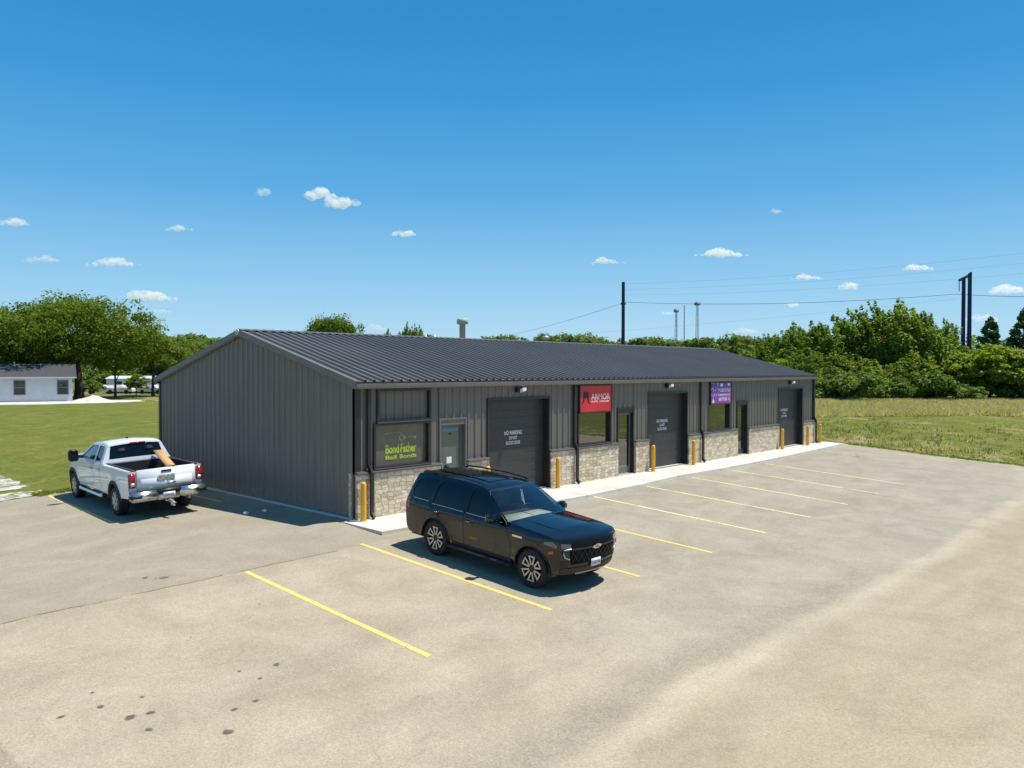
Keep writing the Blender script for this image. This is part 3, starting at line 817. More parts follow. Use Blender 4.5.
# entry doors
for i, (x0, x1) in enumerate(((2.92, 4.02), (11.87, 12.97), (21.44, 22.50))):
    d = thing('entry_door', None, None); d.parent = BLD
    f = MB(); frame_rect(f, x0, x1, 0.012, 2.57, 0.06, -0.05, 0.19, False)
    f.box(x0 + 0.06, x1 - 0.06, -0.03, 0.16, 2.36, 2.51)
    f.build('frame', M['trim'] if i == 0 else M['dark_trim'], d)
    lf = MB(); a, b = x0 + 0.065, x1 - 0.065
    frame_rect(lf, a, b, 0.03, 2.355, 0.085, 0.09, 0.135); lf.box(a + 0.085, b - 0.085, 0.09, 0.135, 0.115, 0.30); lf.build('door_leaf', M['trim'] if i < 2 else M['dark_trim'], d)
    p = MB(); p.box(a + 0.083, b - 0.083, 0.105, 0.12, 0.298, 2.272); p.build('glass', M['pane_door'] if i == 0 else M['pane'], d)
    h = MB(); h.tube([(a + 0.12, 0.08, 0.85), (a + 0.12, 0.05, 0.88), (a + 0.12, 0.05, 1.2), (a + 0.12, 0.08, 1.23)], 0.014, 6); h.build('handle', M['galv'], d)
    th = MB(); th.box(x0 + 0.062, x1 - 0.062, -0.06, 0.19, 0.013, 0.03); th.build('threshold', M['galv'], d)
    sill = MB(); sill.box(x0 + 0.01, x1 - 0.01, 0.20, 0.40, 0.05, 2.6); sill.build('reveal', M['black'], d)
    if i == 0:
        s = MB(); s.box(3.12, 3.80, 0.099, 0.104, 2.16, 2.25); sb_ = mat('blue_vinyl', (0.09, 0.28, 0.42), 0.4); s.build('sticker', sb_, d)
        u_ = MB(); u_.box(3.41, 3.53, 0.099, 0.104, 2.06, 2.11); u_.build('sticker', M['black'], d)
        n_ = MB(); n_.box(3.33, 3.53, 0.099, 0.104, 1.21, 1.40); n_.build('notice', M['paper'], d)
# overhead doors
for i, (x0, x1, z1) in enumerate(((4.95, 7.90, 3.06), (13.97, 16.97, 3.06), (25.90, 28.87, 3.04))):
    d = thing('overhead_door', None, None); d.parent = BLD
    p = MB(); nsec = 5; hh = (z1 - 0.0) / nsec
    for j in range(nsec):
        z = 0.02 + j * hh
        pr = [(0.229, z), (0.222, z + 0.014), (0.222, z + hh * 0.33), (0.226, z + hh * 0.345), (0.226, z + hh * 0.64), (0.222, z + hh * 0.655), (0.222, z + hh - 0.014), (0.229, z + hh)]
        for (ya, za), (yb, zb) in zip(pr[:-1], pr[1:]): p.quad((x0, ya, za), (x1, ya, za), (x1, yb, zb), (x0, yb, zb))
    p.build('door_panel', M['door_gray'], d, fix=False)
    f = MB()
    f.box(x0 - 0.03, x0 + 0.035, -0.048, 0.23, 0.012, z1); f.box(x1 - 0.035, x1 + 0.03, -0.048, 0.23, 0.012, z1)
    f.box(x0 - 0.03, x1 + 0.03, -0.05, 0.23, z1 - 0.03, z1 + 0.05)
    f.build('jamb', M['dark_trim'], d)
    s = MB(); s.box(x0 + 0.035, x1 - 0.035, 0.20, 0.222, 0.012, 0.05); s.build('bottom_seal', M['black'], d)
    xm = [6.37, 15.39, 27.15][i]; zm = [1.78, 1.74, 1.76][i]
    fit_text('lettering', 'NO PARKING', xm - .42, xm + .42, zm + .10, zm + .235, 0.218, M['white_letter'], d, 0.02)
    fit_text('lettering', 'DO NOT', xm - .19, xm + .19, zm - .055, zm + .055, 0.218, M['white_letter'], d, 0.02)
    fit_text('lettering', 'BLOCK DOOR', xm - .34, xm + .34, zm - .215, zm - .10, 0.218, M['white_letter'], d, 0.02)
# wall lights under the gutter
for x in (6.33, 15.34, 27.25):
    w = thing('wall_light', None, None); w.parent = BLD
    b = MB(); b.box(x - 0.13, x + 0.07, -0.14, -0.012, 3.27, 3.43); b.build('housing', M['black'], w)
    l = MB()
    l.add([(x - 0.03, -0.15, 3.25), (x + 0.14, -0.15, 3.28), (x + 0.16, -0.26, 3.33), (x - 0.01, -0.26, 3.30), (x - 0.03, -0.15, 3.38), (x + 0.14, -0.15, 3.41), (x + 0.16, -0.25, 3.42), (x - 0.01, -0.25, 3.40)],
          [(0, 3, 2, 1), (4, 5, 6, 7), (0, 1, 5, 4), (1, 2, 6, 5), (2, 3, 7, 6), (3, 0, 4, 7)])
    l.build('lamp_head', M['lens'], w)
# roof vents behind the ridge
v = MB(); z0 = HE + SLOPE * (DY + 0.15 - 7.5)
v.lathe([(0.13, 4.6), (0.13, 5.95), (0.24, 5.95), (0.24, 6.17), (0.16, 6.2), (0.0, 6.2)], 16, 'Z', (11.05, 7.5, 0)); v.build('vent_pipe', M['cream_metal'], ROOF)
v = MB(); v.lathe([(0.10, 4.6), (0.10, 5.45), (0.17, 5.42), (0.17, 5.60), (0.0, 5.63)], 12, 'Z', (16.6, 7.5, 0)); v.build('vent_pipe', M['galv'], ROOF)
for xx in (9.4, 9.9): 
    v = MB(); v.lathe([(0.045, 4.6), (0.045, 5.47), (0.0, 5.47)], 8, 'Z', (xx, 8.0, 0)); v.build('vent_pipe', M['galv'], ROOF)

# =====================================================================================================
#  SIGNS
# =====================================================================================================
def sign_mat_red():
    m, nt, b = new_mat('red_sign_print')
    p = N(nt, 'ShaderNodeTexCoord').outputs['Object']
    L(nt, ramp(nt, noise(nt, p, 1.1, 3), [(0.35, (0.60, 0.022, 0.035)), (0.65, (0.72, 0.035, 0.04))]), b.inputs['Base Color'])
    b.inputs['Roughness'].default_value = 0.35
    return m
def sign_mat_purple():
    m, nt, b = new_mat('purple_sign_print')
    p = N(nt, 'ShaderNodeTexCoord').outputs['Object']
    sp = N(nt, 'ShaderNodeSeparateXYZ'); L(nt, p, sp.inputs[0])
    hx = math_(nt, 'ADD', math_(nt, 'MULTIPLY', sp.outputs[0], 0.12), math_(nt, 'MULTIPLY', sp.outputs[2], -0.55))
    c = ramp(nt, math_(nt, 'ADD', hx, 0.5), [(0.15, (0.10, 0.03, 0.30)), (0.5, (0.20, 0.05, 0.36)), (0.85, (0.42, 0.06, 0.42))])
    v = N(nt, 'ShaderNodeTexVoronoi'); v.inputs['Scale'].default_value = 5.5; L(nt, p, v.inputs['Vector'])
    dots = math_(nt, 'MULTIPLY', math_(nt, 'SUBTRACT', 1.0, smooth(nt, v.outputs['Distance'], 0.20, 0.33)), math_(nt, 'SUBTRACT', 1.0, smooth(nt, sp.outputs[0], -0.35, -0.05)))
    dots = math_(nt, 'MULTIPLY', dots, smooth(nt, sp.outputs[2], -0.22, -0.05))
    c = mix(nt, dots, c, (0.62, 0.55, 0.85))
    L(nt, c, b.inputs['Base Color']); b.inputs['Roughness'].default_value = 0.35
    return m
M['sign_red'] = sign_mat_red(); M['sign_purple'] = sign_mat_purple()
S = thing('sign', 'red shop sign lettered ARMOR above a tinted window', 'sign', (10.44, -0.075, 2.95))
b = MB(); b.box(-0.93, 0.93, -0.03, 0.02, -0.47, 0.47); b.build('panel', M['sign_red'], S)
b = MB(); frame_rect(b, -0.97, 0.97, -0.51, 0.51, 0.05, -0.045, 0.022); b.build('frame', M['dark_trim'], S)
fit_text('lettering', 'ARMOR', -0.29, 0.84, -0.03, 0.18, -0.031, M['white_letter'], S, 0.004)
b = MB(); rs_ = random.Random(9); x = -0.28          # small line, unreadable in the photograph: strokes only
while x < 0.82:
    if not 0.10 < x < 0.16:
        b.box(x, x + 0.018, -0.034, -0.031, -0.13, -0.065); b.box(x + 0.018, x + 0.042, -0.034, -0.031, -0.13 + rs_.choice((0, 0.03, 0.055)), -0.11 + rs_.choice((0.0, 0.03, 0.045)))
    x += 0.055
b.build('small_lettering', M['white_letter'], S)
e = MB()
for sg in (-1, 1):   # dark two-winged emblem, point-down legs
    P = [(0.0, 0.20), (0.03, 0.27), (0.15, 0.27), (0.18, 0.12), (0.20, -0.02), (0.26, -0.21), (0.14, -0.12), (0.05, 0.05), (0.0, 0.02)]
    f_ = [(-0.60 + sg * x * 0.9, -0.034 - 0.0005 * sg, z) for x, z in P]
    e.add(f_, [tuple(range(9))])
e.build('emblem', M['black'], S, fix=False)
S = thing('sign', 'purple sign with white text and pale dots above a window', 'sign', (19.79, -0.075, 2.96))
b = MB(); b.box(-0.93, 0.93, -0.03, 0.02, -0.47, 0.47); b.build('panel', M['sign_purple'], S)
b = MB(); frame_rect(b, -0.97, 0.97, -0.51, 0.51, 0.05, -0.045, 0.022); b.build('frame', M['dark_trim'], S)
b = MB(); rs_ = random.Random(4)
for (z, h, x0, x1, wd) in ((0.05, 0.17, -0.22, 0.80, 0.085), (-0.12, 0.075, -0.28, 0.82, 0.045), (-0.345, 0.16, -0.22, 0.80, 0.085)):   # too small to read in the photograph: white strokes
    x = x0
    while x < x1:
        ww = wd * rs_.uniform(.7, 1.1)
        if rs_.random() > 0.08:
            b.box(x, x + ww * 0.30, -0.034, -0.031, z, z + h)
            b.box(x + ww * 0.30, x + ww * 0.8, -0.0345, -0.031, z + h * rs_.choice((0.0, 0.42, 0.8)), z + h * 0.2 + h * 0.0 + h * rs_.choice((0.25, 0.5, 0.8)))
        x += ww
b.build('lettering', M['white_letter'], S)
b = MB(); b.box(-0.10, 0.14, -0.034, -0.031, 0.30, 0.42); b.box(0.60, 0.80, -0.034, -0.031, 0.32, 0.43); b.add([(-0.86, -0.034, -0.42), (-0.62, -0.034, -0.42), (-0.74, -0.034, -0.20)], [(0, 1, 2)])
b.build('emblem', M['white_letter'], S, fix=False)

# =====================================================================================================
#  BOLLARDS
# =====================================================================================================
BL = [(0.03, -0.27, 'yellow bollard before the stone corner pier at the blank gable end'),
      (4.70, -0.28, 'yellow bollard mostly hidden behind the black SUV roof'),
      (8.05, -0.30, 'yellow bollard on the stone pier between first roll door and red sign'),
      (13.98, -0.27, 'yellow bollard on the near side of the middle overhead door'),
      (17.0, -0.33, 'yellow bollard on the far side of the middle overhead door'),
      (25.85, -0.28, 'yellow bollard on the near side of the last overhead door'),
      (28.85, -0.35, 'yellow bollard on the far side of the last overhead door'),
      (30.72, -0.26, 'yellow bollard at the grass, past the last downspout')]
mb_ = MB(); mb_.lathe([(0.075, -0.03), (0.075, 0.96), (0.07, 0.99), (0.048, 1.02), (0.0, 1.03)], 16)
mc_ = MB(); mc_.lathe([(0.095, -0.02), (0.095, 0.012), (0.08, 0.02)], 16)
first = None
for x, y, lab in BL:
    if first is None:
        first = o = thing('bollard', lab, 'bollard', (x, y, 0.012), 0, 'yellow bollards along the shopfront')
        pole = mb_.build('post', M['bollard'], o); foot = mc_.build('collar', M['bollard'], o)
    else:
        o = first.copy(); COL.objects.link(o); o.location = (x, y, 0.012); o['label'] = lab
        for ch in (pole, foot):
            c = ch.copy(); COL.objects.link(c); c.parent = o
# scraps of paper in the shade of the gable
for (x, y, lab) in ((-1.42, 3.17, 'white scrap of paper on shaded asphalt, farther from the gable wall'), (-0.95, 3.0, 'white scrap of paper on shaded asphalt, closer to the gable wall')):
    bm = bmesh.new(); bmesh.ops.create_icosphere(bm, subdivisions=2, radius=0.075)
    for v in bm.verts: v.co *= random.uniform(0.7, 1.15); v.co.z = v.co.z * 0.7 + 0.05
    me = bpy.data.meshes.new('paper_scrap'); bm.to_mesh(me); bm.free()
    o = link('paper_scrap', me, M['paper']); o.location = (x, y, ground_z(x, y)); tag(o, lab, 'litter', 'paper scraps')
# =====================================================================================================
#  VEHICLES   (local axes: x forward from the rear axle, y to the vehicle's left, z up from the ground)
# =====================================================================================================
def paint(name, col, rough=0.25, metal=0.0, flake=0.0):
    m, nt, b = new_mat(name)
    pos = N(nt, 'ShaderNodeTexCoord').outputs['Object']
    L(nt, ramp(nt, noise(nt, pos, 1.2, 4), [(0.3, tuple(c * 0.93 for c in col)), (0.7, tuple(min(1, c * 1.05) for c in col))]), b.inputs['Base Color'])
    b.inputs['Roughness'].default_value = rough; b.inputs['Metallic'].default_value = metal
    b.inputs['Coat Weight'].default_value = 1.0; b.inputs['Coat IOR'].default_value = 1.6; b.inputs['Specular IOR Level'].default_value = 0.0
    L(nt, ramp(nt, noise(nt, pos, 2.5, 5, 0.7), [(0.35, 0.008), (0.7, 0.04)]), b.inputs['Coat Roughness'])
    return m
M['paint_black'] = paint('black_car_paint', (0.004, 0.0045, 0.007), 0.5)
M['paint_white'] = paint('white_truck_paint', (0.74, 0.76, 0.79), 0.35)
M['tyre'] = mat('tyre_rubber', (0.022, 0.021, 0.020), 0.8, 0.0, 0.2, 9)
M['alloy'] = mat('machined_alloy', (0.46, 0.46, 0.47), 0.32, 0.85, 0.06, 8)
M['alloy_dark'] = mat('dark_alloy', (0.03, 0.03, 0.032), 0.4, 0.5, 0.15, 8)
M['alloy_gray'] = mat('bright_steel_wheel', (0.42, 0.42, 0.43), 0.38, 0.7, 0.1, 8)
M['chrome'] = mat('chrome', (0.72, 0.72, 0.72), 0.3, 1.0, 0.04, 5)
M['tint'] = pane_mat('tinted_car_glass', (0.004, 0.0045, 0.005), 1.5, 0.01)
M['side_glass'] = glass_mat('privacy_side_glass', (0.45, 0.52, 0.5), 1.3)
M['car_glass'] = glass_mat('clear_car_glass', (0.80, 0.86, 0.84))
M['cladding'] = mat('textured_black_cladding', (0.02, 0.02, 0.021), 0.6, 0.0, 0.15, 8)
M['satin_black'] = mat('gloss_black_trim', (0.012, 0.012, 0.014), 0.25, 0.0, 0.15, 4)
M['cabin'] = mat('dark_cabin', (0.025, 0.025, 0.027), 0.8, 0.0, 0.2, 5)
M['seat_gray'] = mat('gray_seat_cloth', (0.42, 0.41, 0.39), 0.8, 0.0, 0.15, 5)
M['dash'] = mat('dash_gray', (0.46, 0.46, 0.44), 0.6, 0.0, 0.15, 5)
M['lamp_red'] = mat('red_tail_lens', (0.27, 0.008, 0.014), 0.12, 0.0, 0.1, 5, coat=1.0)
M['lamp_clear'] = mat('clear_lamp_lens', (0.62, 0.66, 0.7), 0.1, 0.1, 0.1, 9, coat=1.0)
M['lamp_dark'] = mat('smoked_lamp', (0.10, 0.12, 0.14), 0.1, 0.4, 0.25, 14, coat=1.0)
M['grille_black'] = mat('grille_black', (0.005, 0.005, 0.006), 0.7, 0.0, 0.2, 8, 0.15)
M['marker'] = mat('amber_red_marker', (0.62, 0.08, 0.04), 0.2, 0.0, 0.05, 5)
M['plate'] = mat('number_plate_white', (0.68, 0.69, 0.7), 0.45, 0.0, 0.04, 9)
M['plate_ink'] = mat('number_plate_ink', (0.12, 0.13, 0.2), 0.5, 0.0, 0.1, 9)
M['bed_liner'] = mat('bed_liner', (0.02, 0.02, 0.021), 0.75, 0.0, 0.2, 5)


def smooth_interp(tab, w=0.05):
    xs_ = np.array([t[0] for t in tab]); ys_ = np.array([t[1] for t in tab])
    ks = np.linspace(-1, 1, 9); wt = (1 - np.abs(ks)) + 0.05; wt = wt / wt.sum()
    return lambda x: float(sum(wt[i] * np.interp(x + ks[i] * w, xs_, ys_) for i in range(9)))


def panel_mesh(mb, outline, mapf, holes=(), step=0.09, flip=False):
    """a curved sheet cut to an outline: filled flat, gridded, then laid on the surface mapf(u, v)"""
    bm = bmesh.new()
    for loop in [outline] + list(holes):
        vs = [bm.verts.new((p[0], p[1], 0)) for p in loop]
        for a, b in zip(vs, vs[1:] + vs[:1]): bm.edges.new((a, b))
    bmesh.ops.triangle_fill(bm, use_beauty=True, use_dissolve=False, edges=bm.edges[:])
    us = [p[0] for p in outline]; vs_ = [p[1] for p in outline]
    for ax, lo, hi in ((0, min(us), max(us)), (1, min(vs_), max(vs_))):
        k = max(1, int((hi - lo) / step))
        for i in range(1, k):
            co = [0, 0, 0]; co[ax] = lo + (hi - lo) * i / k
            no = [0, 0, 0]; no[ax] = 1
            bmesh.ops.bisect_plane(bm, geom=bm.verts[:] + bm.edges[:] + bm.faces[:], plane_co=co, plane_no=no)
    bmesh.ops.remove_doubles(bm, verts=bm.verts[:], dist=1e-5)
    for v in bm.verts: v.co = Vector(mapf(v.co.x, v.co.y))
    bmesh.ops.recalc_face_normals(bm, faces=bm.faces[:])
    return mb.frombm(bm, True)


def arc(cx, cz, r, a0, a1, n=14):
    return [(cx + r * math.cos(math.radians(a0 + (a1 - a0) * k / n)), cz + r * math.sin(math.radians(a0 + (a1 - a0) * k / n))) for k in range(n + 1)]


def round_poly(pts, r=0.05, n=4):
    """rounds the corners of a polygon"""
    out = []
    P = [Vector((p[0], p[1])) for p in pts]
    for i, p in enumerate(P):
        a, b = P[i - 1], P[(i + 1) % len(P)]
        da, db = (a - p), (b - p)
        ra = min(r, da.length * 0.4); rb = min(r, db.length * 0.4)
        s, e = p + da.normalized() * ra, p + db.normalized() * rb
        for k in range(n + 1):
            t = k / n
            q = s * (1 - t) ** 2 + p * 2 * t * (1 - t) + e * t ** 2
            out.append((q.x, q.y))
    return out


def shrink(poly, d):
    P = [Vector((p[0], p[1])) for p in poly]
    area = sum(a.x * b.y - b.x * a.y for a, b in zip(P, P[1:] + P[:1]))
    s = 1 if area > 0 else -1
    out = []
    for i, p in enumerate(P):
        a, b = P[i - 1], P[(i + 1) % len(P)]
        e = (b - a)
        if e.length < 1e-9: out.append((p.x, p.y)); continue
        nrm = Vector((-e.y, e.x)).normalized() * s
        out.append((p.x + nrm.x * d, p.y + nrm.y * d))
    return out


def strip_mesh(mb, prof, hw, sweep, crown, n=14):
    """skin across the vehicle along a side profile"""
    vs, fs = [], []
    for (x, z) in prof:
        w = hw(x, z)
        for k in range(n + 1):
            t = -1 + 2 * k / n
            vs.append((x + sweep(x, z) * (1 - abs(t) ** 2.6), w * t, z + crown(x, z) * (1 - t * t)))
    m_ = n + 1
    for i in range(len(prof) - 1):
        for k in range(n): fs.append((i * m_ + k, i * m_ + k + 1, (i + 1) * m_ + k + 1, (i + 1) * m_ + k))
    return mb.add(vs, fs, True)


def densify(pts, step=0.08):
    out = [pts[0]]
    for a, b in zip(pts[:-1], pts[1:]):
        k = max(1, int(math.hypot(b[0] - a[0], b[1] - a[1]) / step))
        out += [(a[0] + (b[0] - a[0]) * i / k, a[1] + (b[1] - a[1]) * i / k) for i in range(1, k + 1)]
    return out


def curve(pts, n=5):
    """Catmull-Rom through points"""
    out = []
    P = [pts[0]] + list(pts) + [pts[-1]]
    for i in range(1, len(P) - 2):
        p0, p1, p2, p3 = [np.array(P[j], float) for j in (i - 1, i, i + 1, i + 2)]
        for k in range(n):
            t = k / n
            out.append(tuple(0.5 * (2 * p1 + (p2 - p0) * t + (2 * p0 - 5 * p1 + 4 * p2 - p3) * t * t + (3 * p1 - p0 - 3 * p2 + p3) * t ** 3)))
    out.append(tuple(pts[-1]))
    return out


def make_wheel(parent, x, y, r, width, spokes, m_rim, m_back, side, rim_r=None, split=True):
    rim_r = rim_r or r * 0.66
    w = thing('wheel', None, None, (x, y, r)); w.parent = parent
    s = side; h = width / 2
    t = MB(); t.lathe([(rim_r, -h * .8), (r * .93, -h), (r * .985, -h * .72), (r, -h * .4), (r, h * .4), (r * .985, h * .72), (r * .93, h), (rim_r + .03, h * .93), (rim_r, h * .75)], 40, 'Y')
    tr = t.build('tyre', M['tyre'], w)
    g_ = MB()
    for k in range(44):     # tread blocks
        a = 2 * PI * k / 44
        for yy in (-h * .55, 0, h * .55):
            c = Vector((math.cos(a) * (r - .002), yy, math.sin(a) * (r - .002)))
            d = Vector((-math.sin(a), 0, math.cos(a))) * 0.018
            g_.bar(c - d, c + d, width * .24, 0.014, (math.cos(a), 0, math.sin(a)))
    g_.build('tread', M['tyre'], tr)
    b = MB(); b.lathe([(rim_r * 1.0, s * h * .70), (rim_r * .93, s * h * .45), (rim_r * .90, s * h * .12), (0.0, s * h * .10)], 36, 'Y'); b.build('rim_barrel', m_back, w)
    rl_ = MB(); rl_.lathe([(rim_r * 1.015, s * h * .72), (rim_r * 1.02, s * h * .86), (rim_r * .95, s * h * .86), (rim_r * .93, s * h * .66)], 36, 'Y'); rl_.build('rim_lip', m_back if split else m_rim, w)
    f = MB()
    for k in range(spokes):
        a = 2 * PI * (k + 0.5) / spokes
        if split:
            for sp in (-1, 1):
                a1 = a + sp * 0.29; a0 = a + sp * 0.17
                p = Vector((math.cos(a0) * rim_r * .28, s * h * .62, math.sin(a0) * rim_r * .28))
                q = Vector((math.cos(a1) * rim_r * .96, s * h * .76, math.sin(a1) * rim_r * .96))
                f.bar(p, q, 0.034, 0.05, (0, 1, 0))
            p = Vector((math.cos(a - .31) * rim_r * .92, s * h * .75, math.sin(a - .31) * rim_r * .92)); q = Vector((math.cos(a + .31) * rim_r * .92, s * h * .75, math.sin(a + .31) * rim_r * .92))
            f.bar(p, q, 0.03, 0.05, (0, 1, 0))
        else:
            p = Vector((math.cos(a) * rim_r * .2, s * h * .60, math.sin(a) * rim_r * .2)); q = Vector((math.cos(a) * rim_r * .96, s * h * .78, math.sin(a) * rim_r * .96))
            f.bar(p, q, rim_r * 0.30, 0.05, (0, 1, 0))
    f.build('rim', m_rim, w)
    c = MB(); c.lathe([(rim_r * .30, s * h * .5), (rim_r * .30, s * h * .68), (rim_r * .2, s * h * .74), (0, s * h * .74)], 20, 'Y'); c.build('hub_cap', m_back if split else m_rim, w)
    return w


# ------------------------------------------------------------------------------------------------- SUV
def build_suv():
    root = thing('suv', 'black full-size SUV with dark tinted windows parked before the shopfront', 'car')
    WB, WR, AR = 3.07, 0.405, 0.485
    tab = smooth_interp([(0.2, .90), (0.34, .945), (0.5, .972), (0.66, .985), (0.9, 1.014), (1.04, 1.026), (1.12, 1.012), (1.19, .972), (1.45, .895), (1.70, .785), (1.80, .735), (1.88, .66)], 0.055)

    def F(x, z):
        y = tab(z)
        if x > 2.9: y -= 0.10 * ((x - 2.9) / 0.9) ** 3
        if x < -0.5: y -= 0.07 * ((-0.5 - x) / 0.75) ** 2
        for cx in (0, WB):
            r = math.hypot(x - cx, z - WR)
            y += 0.022 * math.exp(-((r - 0.50) / 0.085) ** 2) * (1 if z < 0.98 else 0.4)
        y -= 0.012 * math.exp(-((z - 0.60) / 0.07) ** 2) * lerp_clamp(0.4, 0.7, x) * lerp_clamp(2.7, 2.4, x)
        return y
    sweep = lambda x, z: 0.19 * lerp_clamp(2.2, 3.7, x) * (1 if z < 1.12 else lerp_clamp(1.5, 1.10, z) * .9) + 0.10 * lerp_clamp(1.6, 2.3, x) * lerp_clamp(1.15, 1.3, z) - 0.13 * lerp_clamp(-0.85, -1.17, x)
    crown = lambda x, z: 0.055 * lerp_clamp(3.75, 3.3, x) * lerp_clamp(-1.25, -0.8, x) * (1.0 if z > 1.1 else 0)
    nose = curve([(3.60, .34), (3.70, .40), (3.75, .56), (3.77, .74), (3.765, .93), (3.745, 1.06), (3.69, 1.125), (3.62, 1.145)], 4)
    hood = curve([(3.62, 1.145), (3.30, 1.178), (2.9, 1.205), (2.50, 1.228), (2.32, 1.238)], 4)
    shield = [(2.32, 1.238), (2.0, 1.45), (1.72, 1.63), (1.48, 1.755)]
    roofl = curve([(1.48, 1.755), (1.25, 1.80), (0.8, 1.825), (0.2, 1.83), (-0.5, 1.815), (-0.85, 1.79), (-0.97, 1.765)], 4)
    tail = curve([(-0.97, 1.765), (-0.98, 1.71), (-1.075, 1.43), (-1.13, 1.22), (-1.15, 1.0), (-1.17, .78), (-1.17, .58), (-1.13, .43), (-1.03, .36)], 3)
    sill = 0.36
    arch_f = arc(WB, WR, AR, -5, 185, 18); arch_r = arc(0, WR, AR, -5, 185, 18)
    outline = nose[:1] + nose[1:] + hood[1:] + densify(shield, .12)[1:] + roofl[1:] + tail[1:] + arch_r[::-1] + [(0.55, sill), (2.5, sill)] + arch_f[::-1]
    wf = round_poly([(2.17, 1.225), (1.55, 1.665), (1.04, 1.715), (1.02, 1.20)], .05)
    wr = round_poly([(0.93, 1.20), (0.95, 1.72), (0.02, 1.73), (-0.09, 1.62), (-0.17, 1.225)], .05)
    wq = round_poly([(-0.30, 1.24), (-0.12, 1.725), (-0.64, 1.705), (-0.86, 1.62), (-0.98, 1.34), (-0.90, 1.26)], .05)
    df = round_poly([(2.42, .47), (2.45, .80), (2.28, 1.215), (1.57, 1.70), (0.985, 1.75), (0.975, .47)], .03)
    dr = round_poly([(0.955, .47), (0.965, 1.75), (0.0, 1.765), (-0.13, 1.62), (-0.22, 1.10), (0.30, .86), (0.53, .60), (0.58, .47)], .03)
    gap = 0.007
    body = MB()
    for s in (1, -1):
        panel_mesh(body, outline, lambda u, v, s=s: (u, s * F(u, v), v), [df, dr, wq], .10)
    for prof in (nose, hood, roofl):
        strip_mesh(body, densify(prof, .07), F, sweep, crown)
    strip_mesh(body, densify(tail, .07), F, sweep, crown)
    B = body.build('body', M['paint_black'], root)
    # dark inner hull
    hull = MB()
    hull.box(-1.05, 3.45, -.80, .80, .30, 1.02)
    hull.box(-1.02, 1.9, -.86, .86, .30, 1.18)
    for cx in (0, WB):
        for s in (1, -1):
            vs = []; fs = []
            for k in range(17):
                a = PI * k / 16 * 1.06 - 0.1
                for yy in (F(cx, .9) - .03, .52): vs.append((cx + (AR + .012) * math.cos(a), s * yy, WR + (AR + .012) * math.sin(a)))
            hull.add(vs, [(2 * k, 2 * k + 1, 2 * k + 3, 2 * k + 2) for k in range(16)])
    hull.build('underbody', M['cabin'], root, fix=False)
    # seats, dash, wheel
    for x0 in (1.05, 0.05):
        for yy in (-.38, .38):
            it = MB(); it.bbox(x0 - .25, x0 + .3, yy - .25, yy + .25, .80, 1.02, .05); it.bbox(x0 - .36, x0 - .18, yy - .25, yy + .25, .98, 1.45, .06); it.bbox(x0 - .36, x0 - .24, yy - .14, yy + .14, 1.48, 1.66, .04); it.build('seat', M['seat_gray'], root)
    ds = MB(); ds.bbox(1.62, 2.22, -.80, .80, 1.0, 1.19, .06); ds.build('dashboard', M['dash'], root)
    st = MB()
    ring = [(1.55 + .07 * math.sin(t), .38 + .19 * math.cos(t), 1.18 + .17 * math.sin(t)) for t in [2 * PI * k / 18 for k in range(19)]]
    st.tube(ring, .014, 6, False); st.build('steering_wheel', M['black'], root)
    # doors with their panes and handles
    for s in (1, -1):
        for pts, win, hx, hz in ((df, wf, 1.17, 1.03), (dr, wr, 0.08, 1.05)):
            d = MB(); panel_mesh(d, shrink(pts, gap), lambda u, v, s=s: (u, s * (F(u, v) + .002), v), [win], .09)
            D = d.build('door', M['paint_black'], root)
            p = MB(); panel_mesh(p, shrink(win, -.004), lambda u, v, s=s: (u, s * (F(u, v) - .012), v), [], .12)
            p.build('window', M['tint'], D)
            h = MB()
            y0 = F(hx, hz)
            h.bbox(hx - .11, hx + .11, s * (y0 + .03) - .016, s * (y0 + .03) + .016, hz - .018, hz + .018, .008)
            h.build('handle', M['satin_black'], D)
            hc = MB(); hc.bbox(hx - .07, hx + .05, s * (y0 + .048) - .004, s * (y0 + .048) + .004, hz - .005, hz + .008, .002); hc.build('handle_trim', M['chrome'], D)
        p = MB(); panel_mesh(p, shrink(wq, -.004), lambda u, v, s=s: (u, s * (F(u, v) - .012), v), [], .12); p.build('quarter_window', M['tint'], root)
        # bright edge under the side glass
        bl = MB()
        for a, b in ((2.16, 1.02), (.92, -.17), (-.31, -.88)):
            pts = [(a + (b - a) * k / 6, 0, 0) for k in range(7)]
            zz = lambda x: 1.205 if x > -.2 else 1.235
            bl.tube([(x, s * (F(x, zz(x)) + .006), zz(x) - .012) for x, _, _ in pts], .007, 5)
        bl.build('belt_moulding', M['alloy_gray'], root)
        # running board
        rb = MB(); rb.bbox(.52, 2.52, s * .97 - .12, s * .97 + .07, .33, .385, .02)
        rb.box(.7, .76, min(s * .6, s * .95), max(s * .6, s * .95), .33, .36); rb.box(2.3, 2.36, min(s * .6, s * .95), max(s * .6, s * .95), .33, .36)
        rb.build('running_board', M['cladding'], root)
        # mirror
        mr = MB(); mr.bbox(1.93, 2.13, s * 1.16 - .13, s * 1.16 + .11, 1.19, 1.38, .05); mr.bar((2.06, s * .93, 1.21), (2.05, s * 1.08, 1.24), .09, .06)
        MR = mr.build('wing_mirror', M['paint_black'], root)
        mg = MB(); mg.box(1.922, 1.928, s * 1.16 - .10, s * 1.16 + .09, 1.21, 1.35); mg.build('mirror_glass', M['chrome'], MR)
        # roof rail
        rr = MB(); rr.tube([(1.30, s * .72, 1.83), (1.20, s * .715, 1.865), (.6, s * .70, 1.895), (-.3, s * .70, 1.885), (-.75, s * .69, 1.86), (-.83, s * .69, 1.82)], .022, 8); rr.build('roof_rail', M['satin_black'], root)
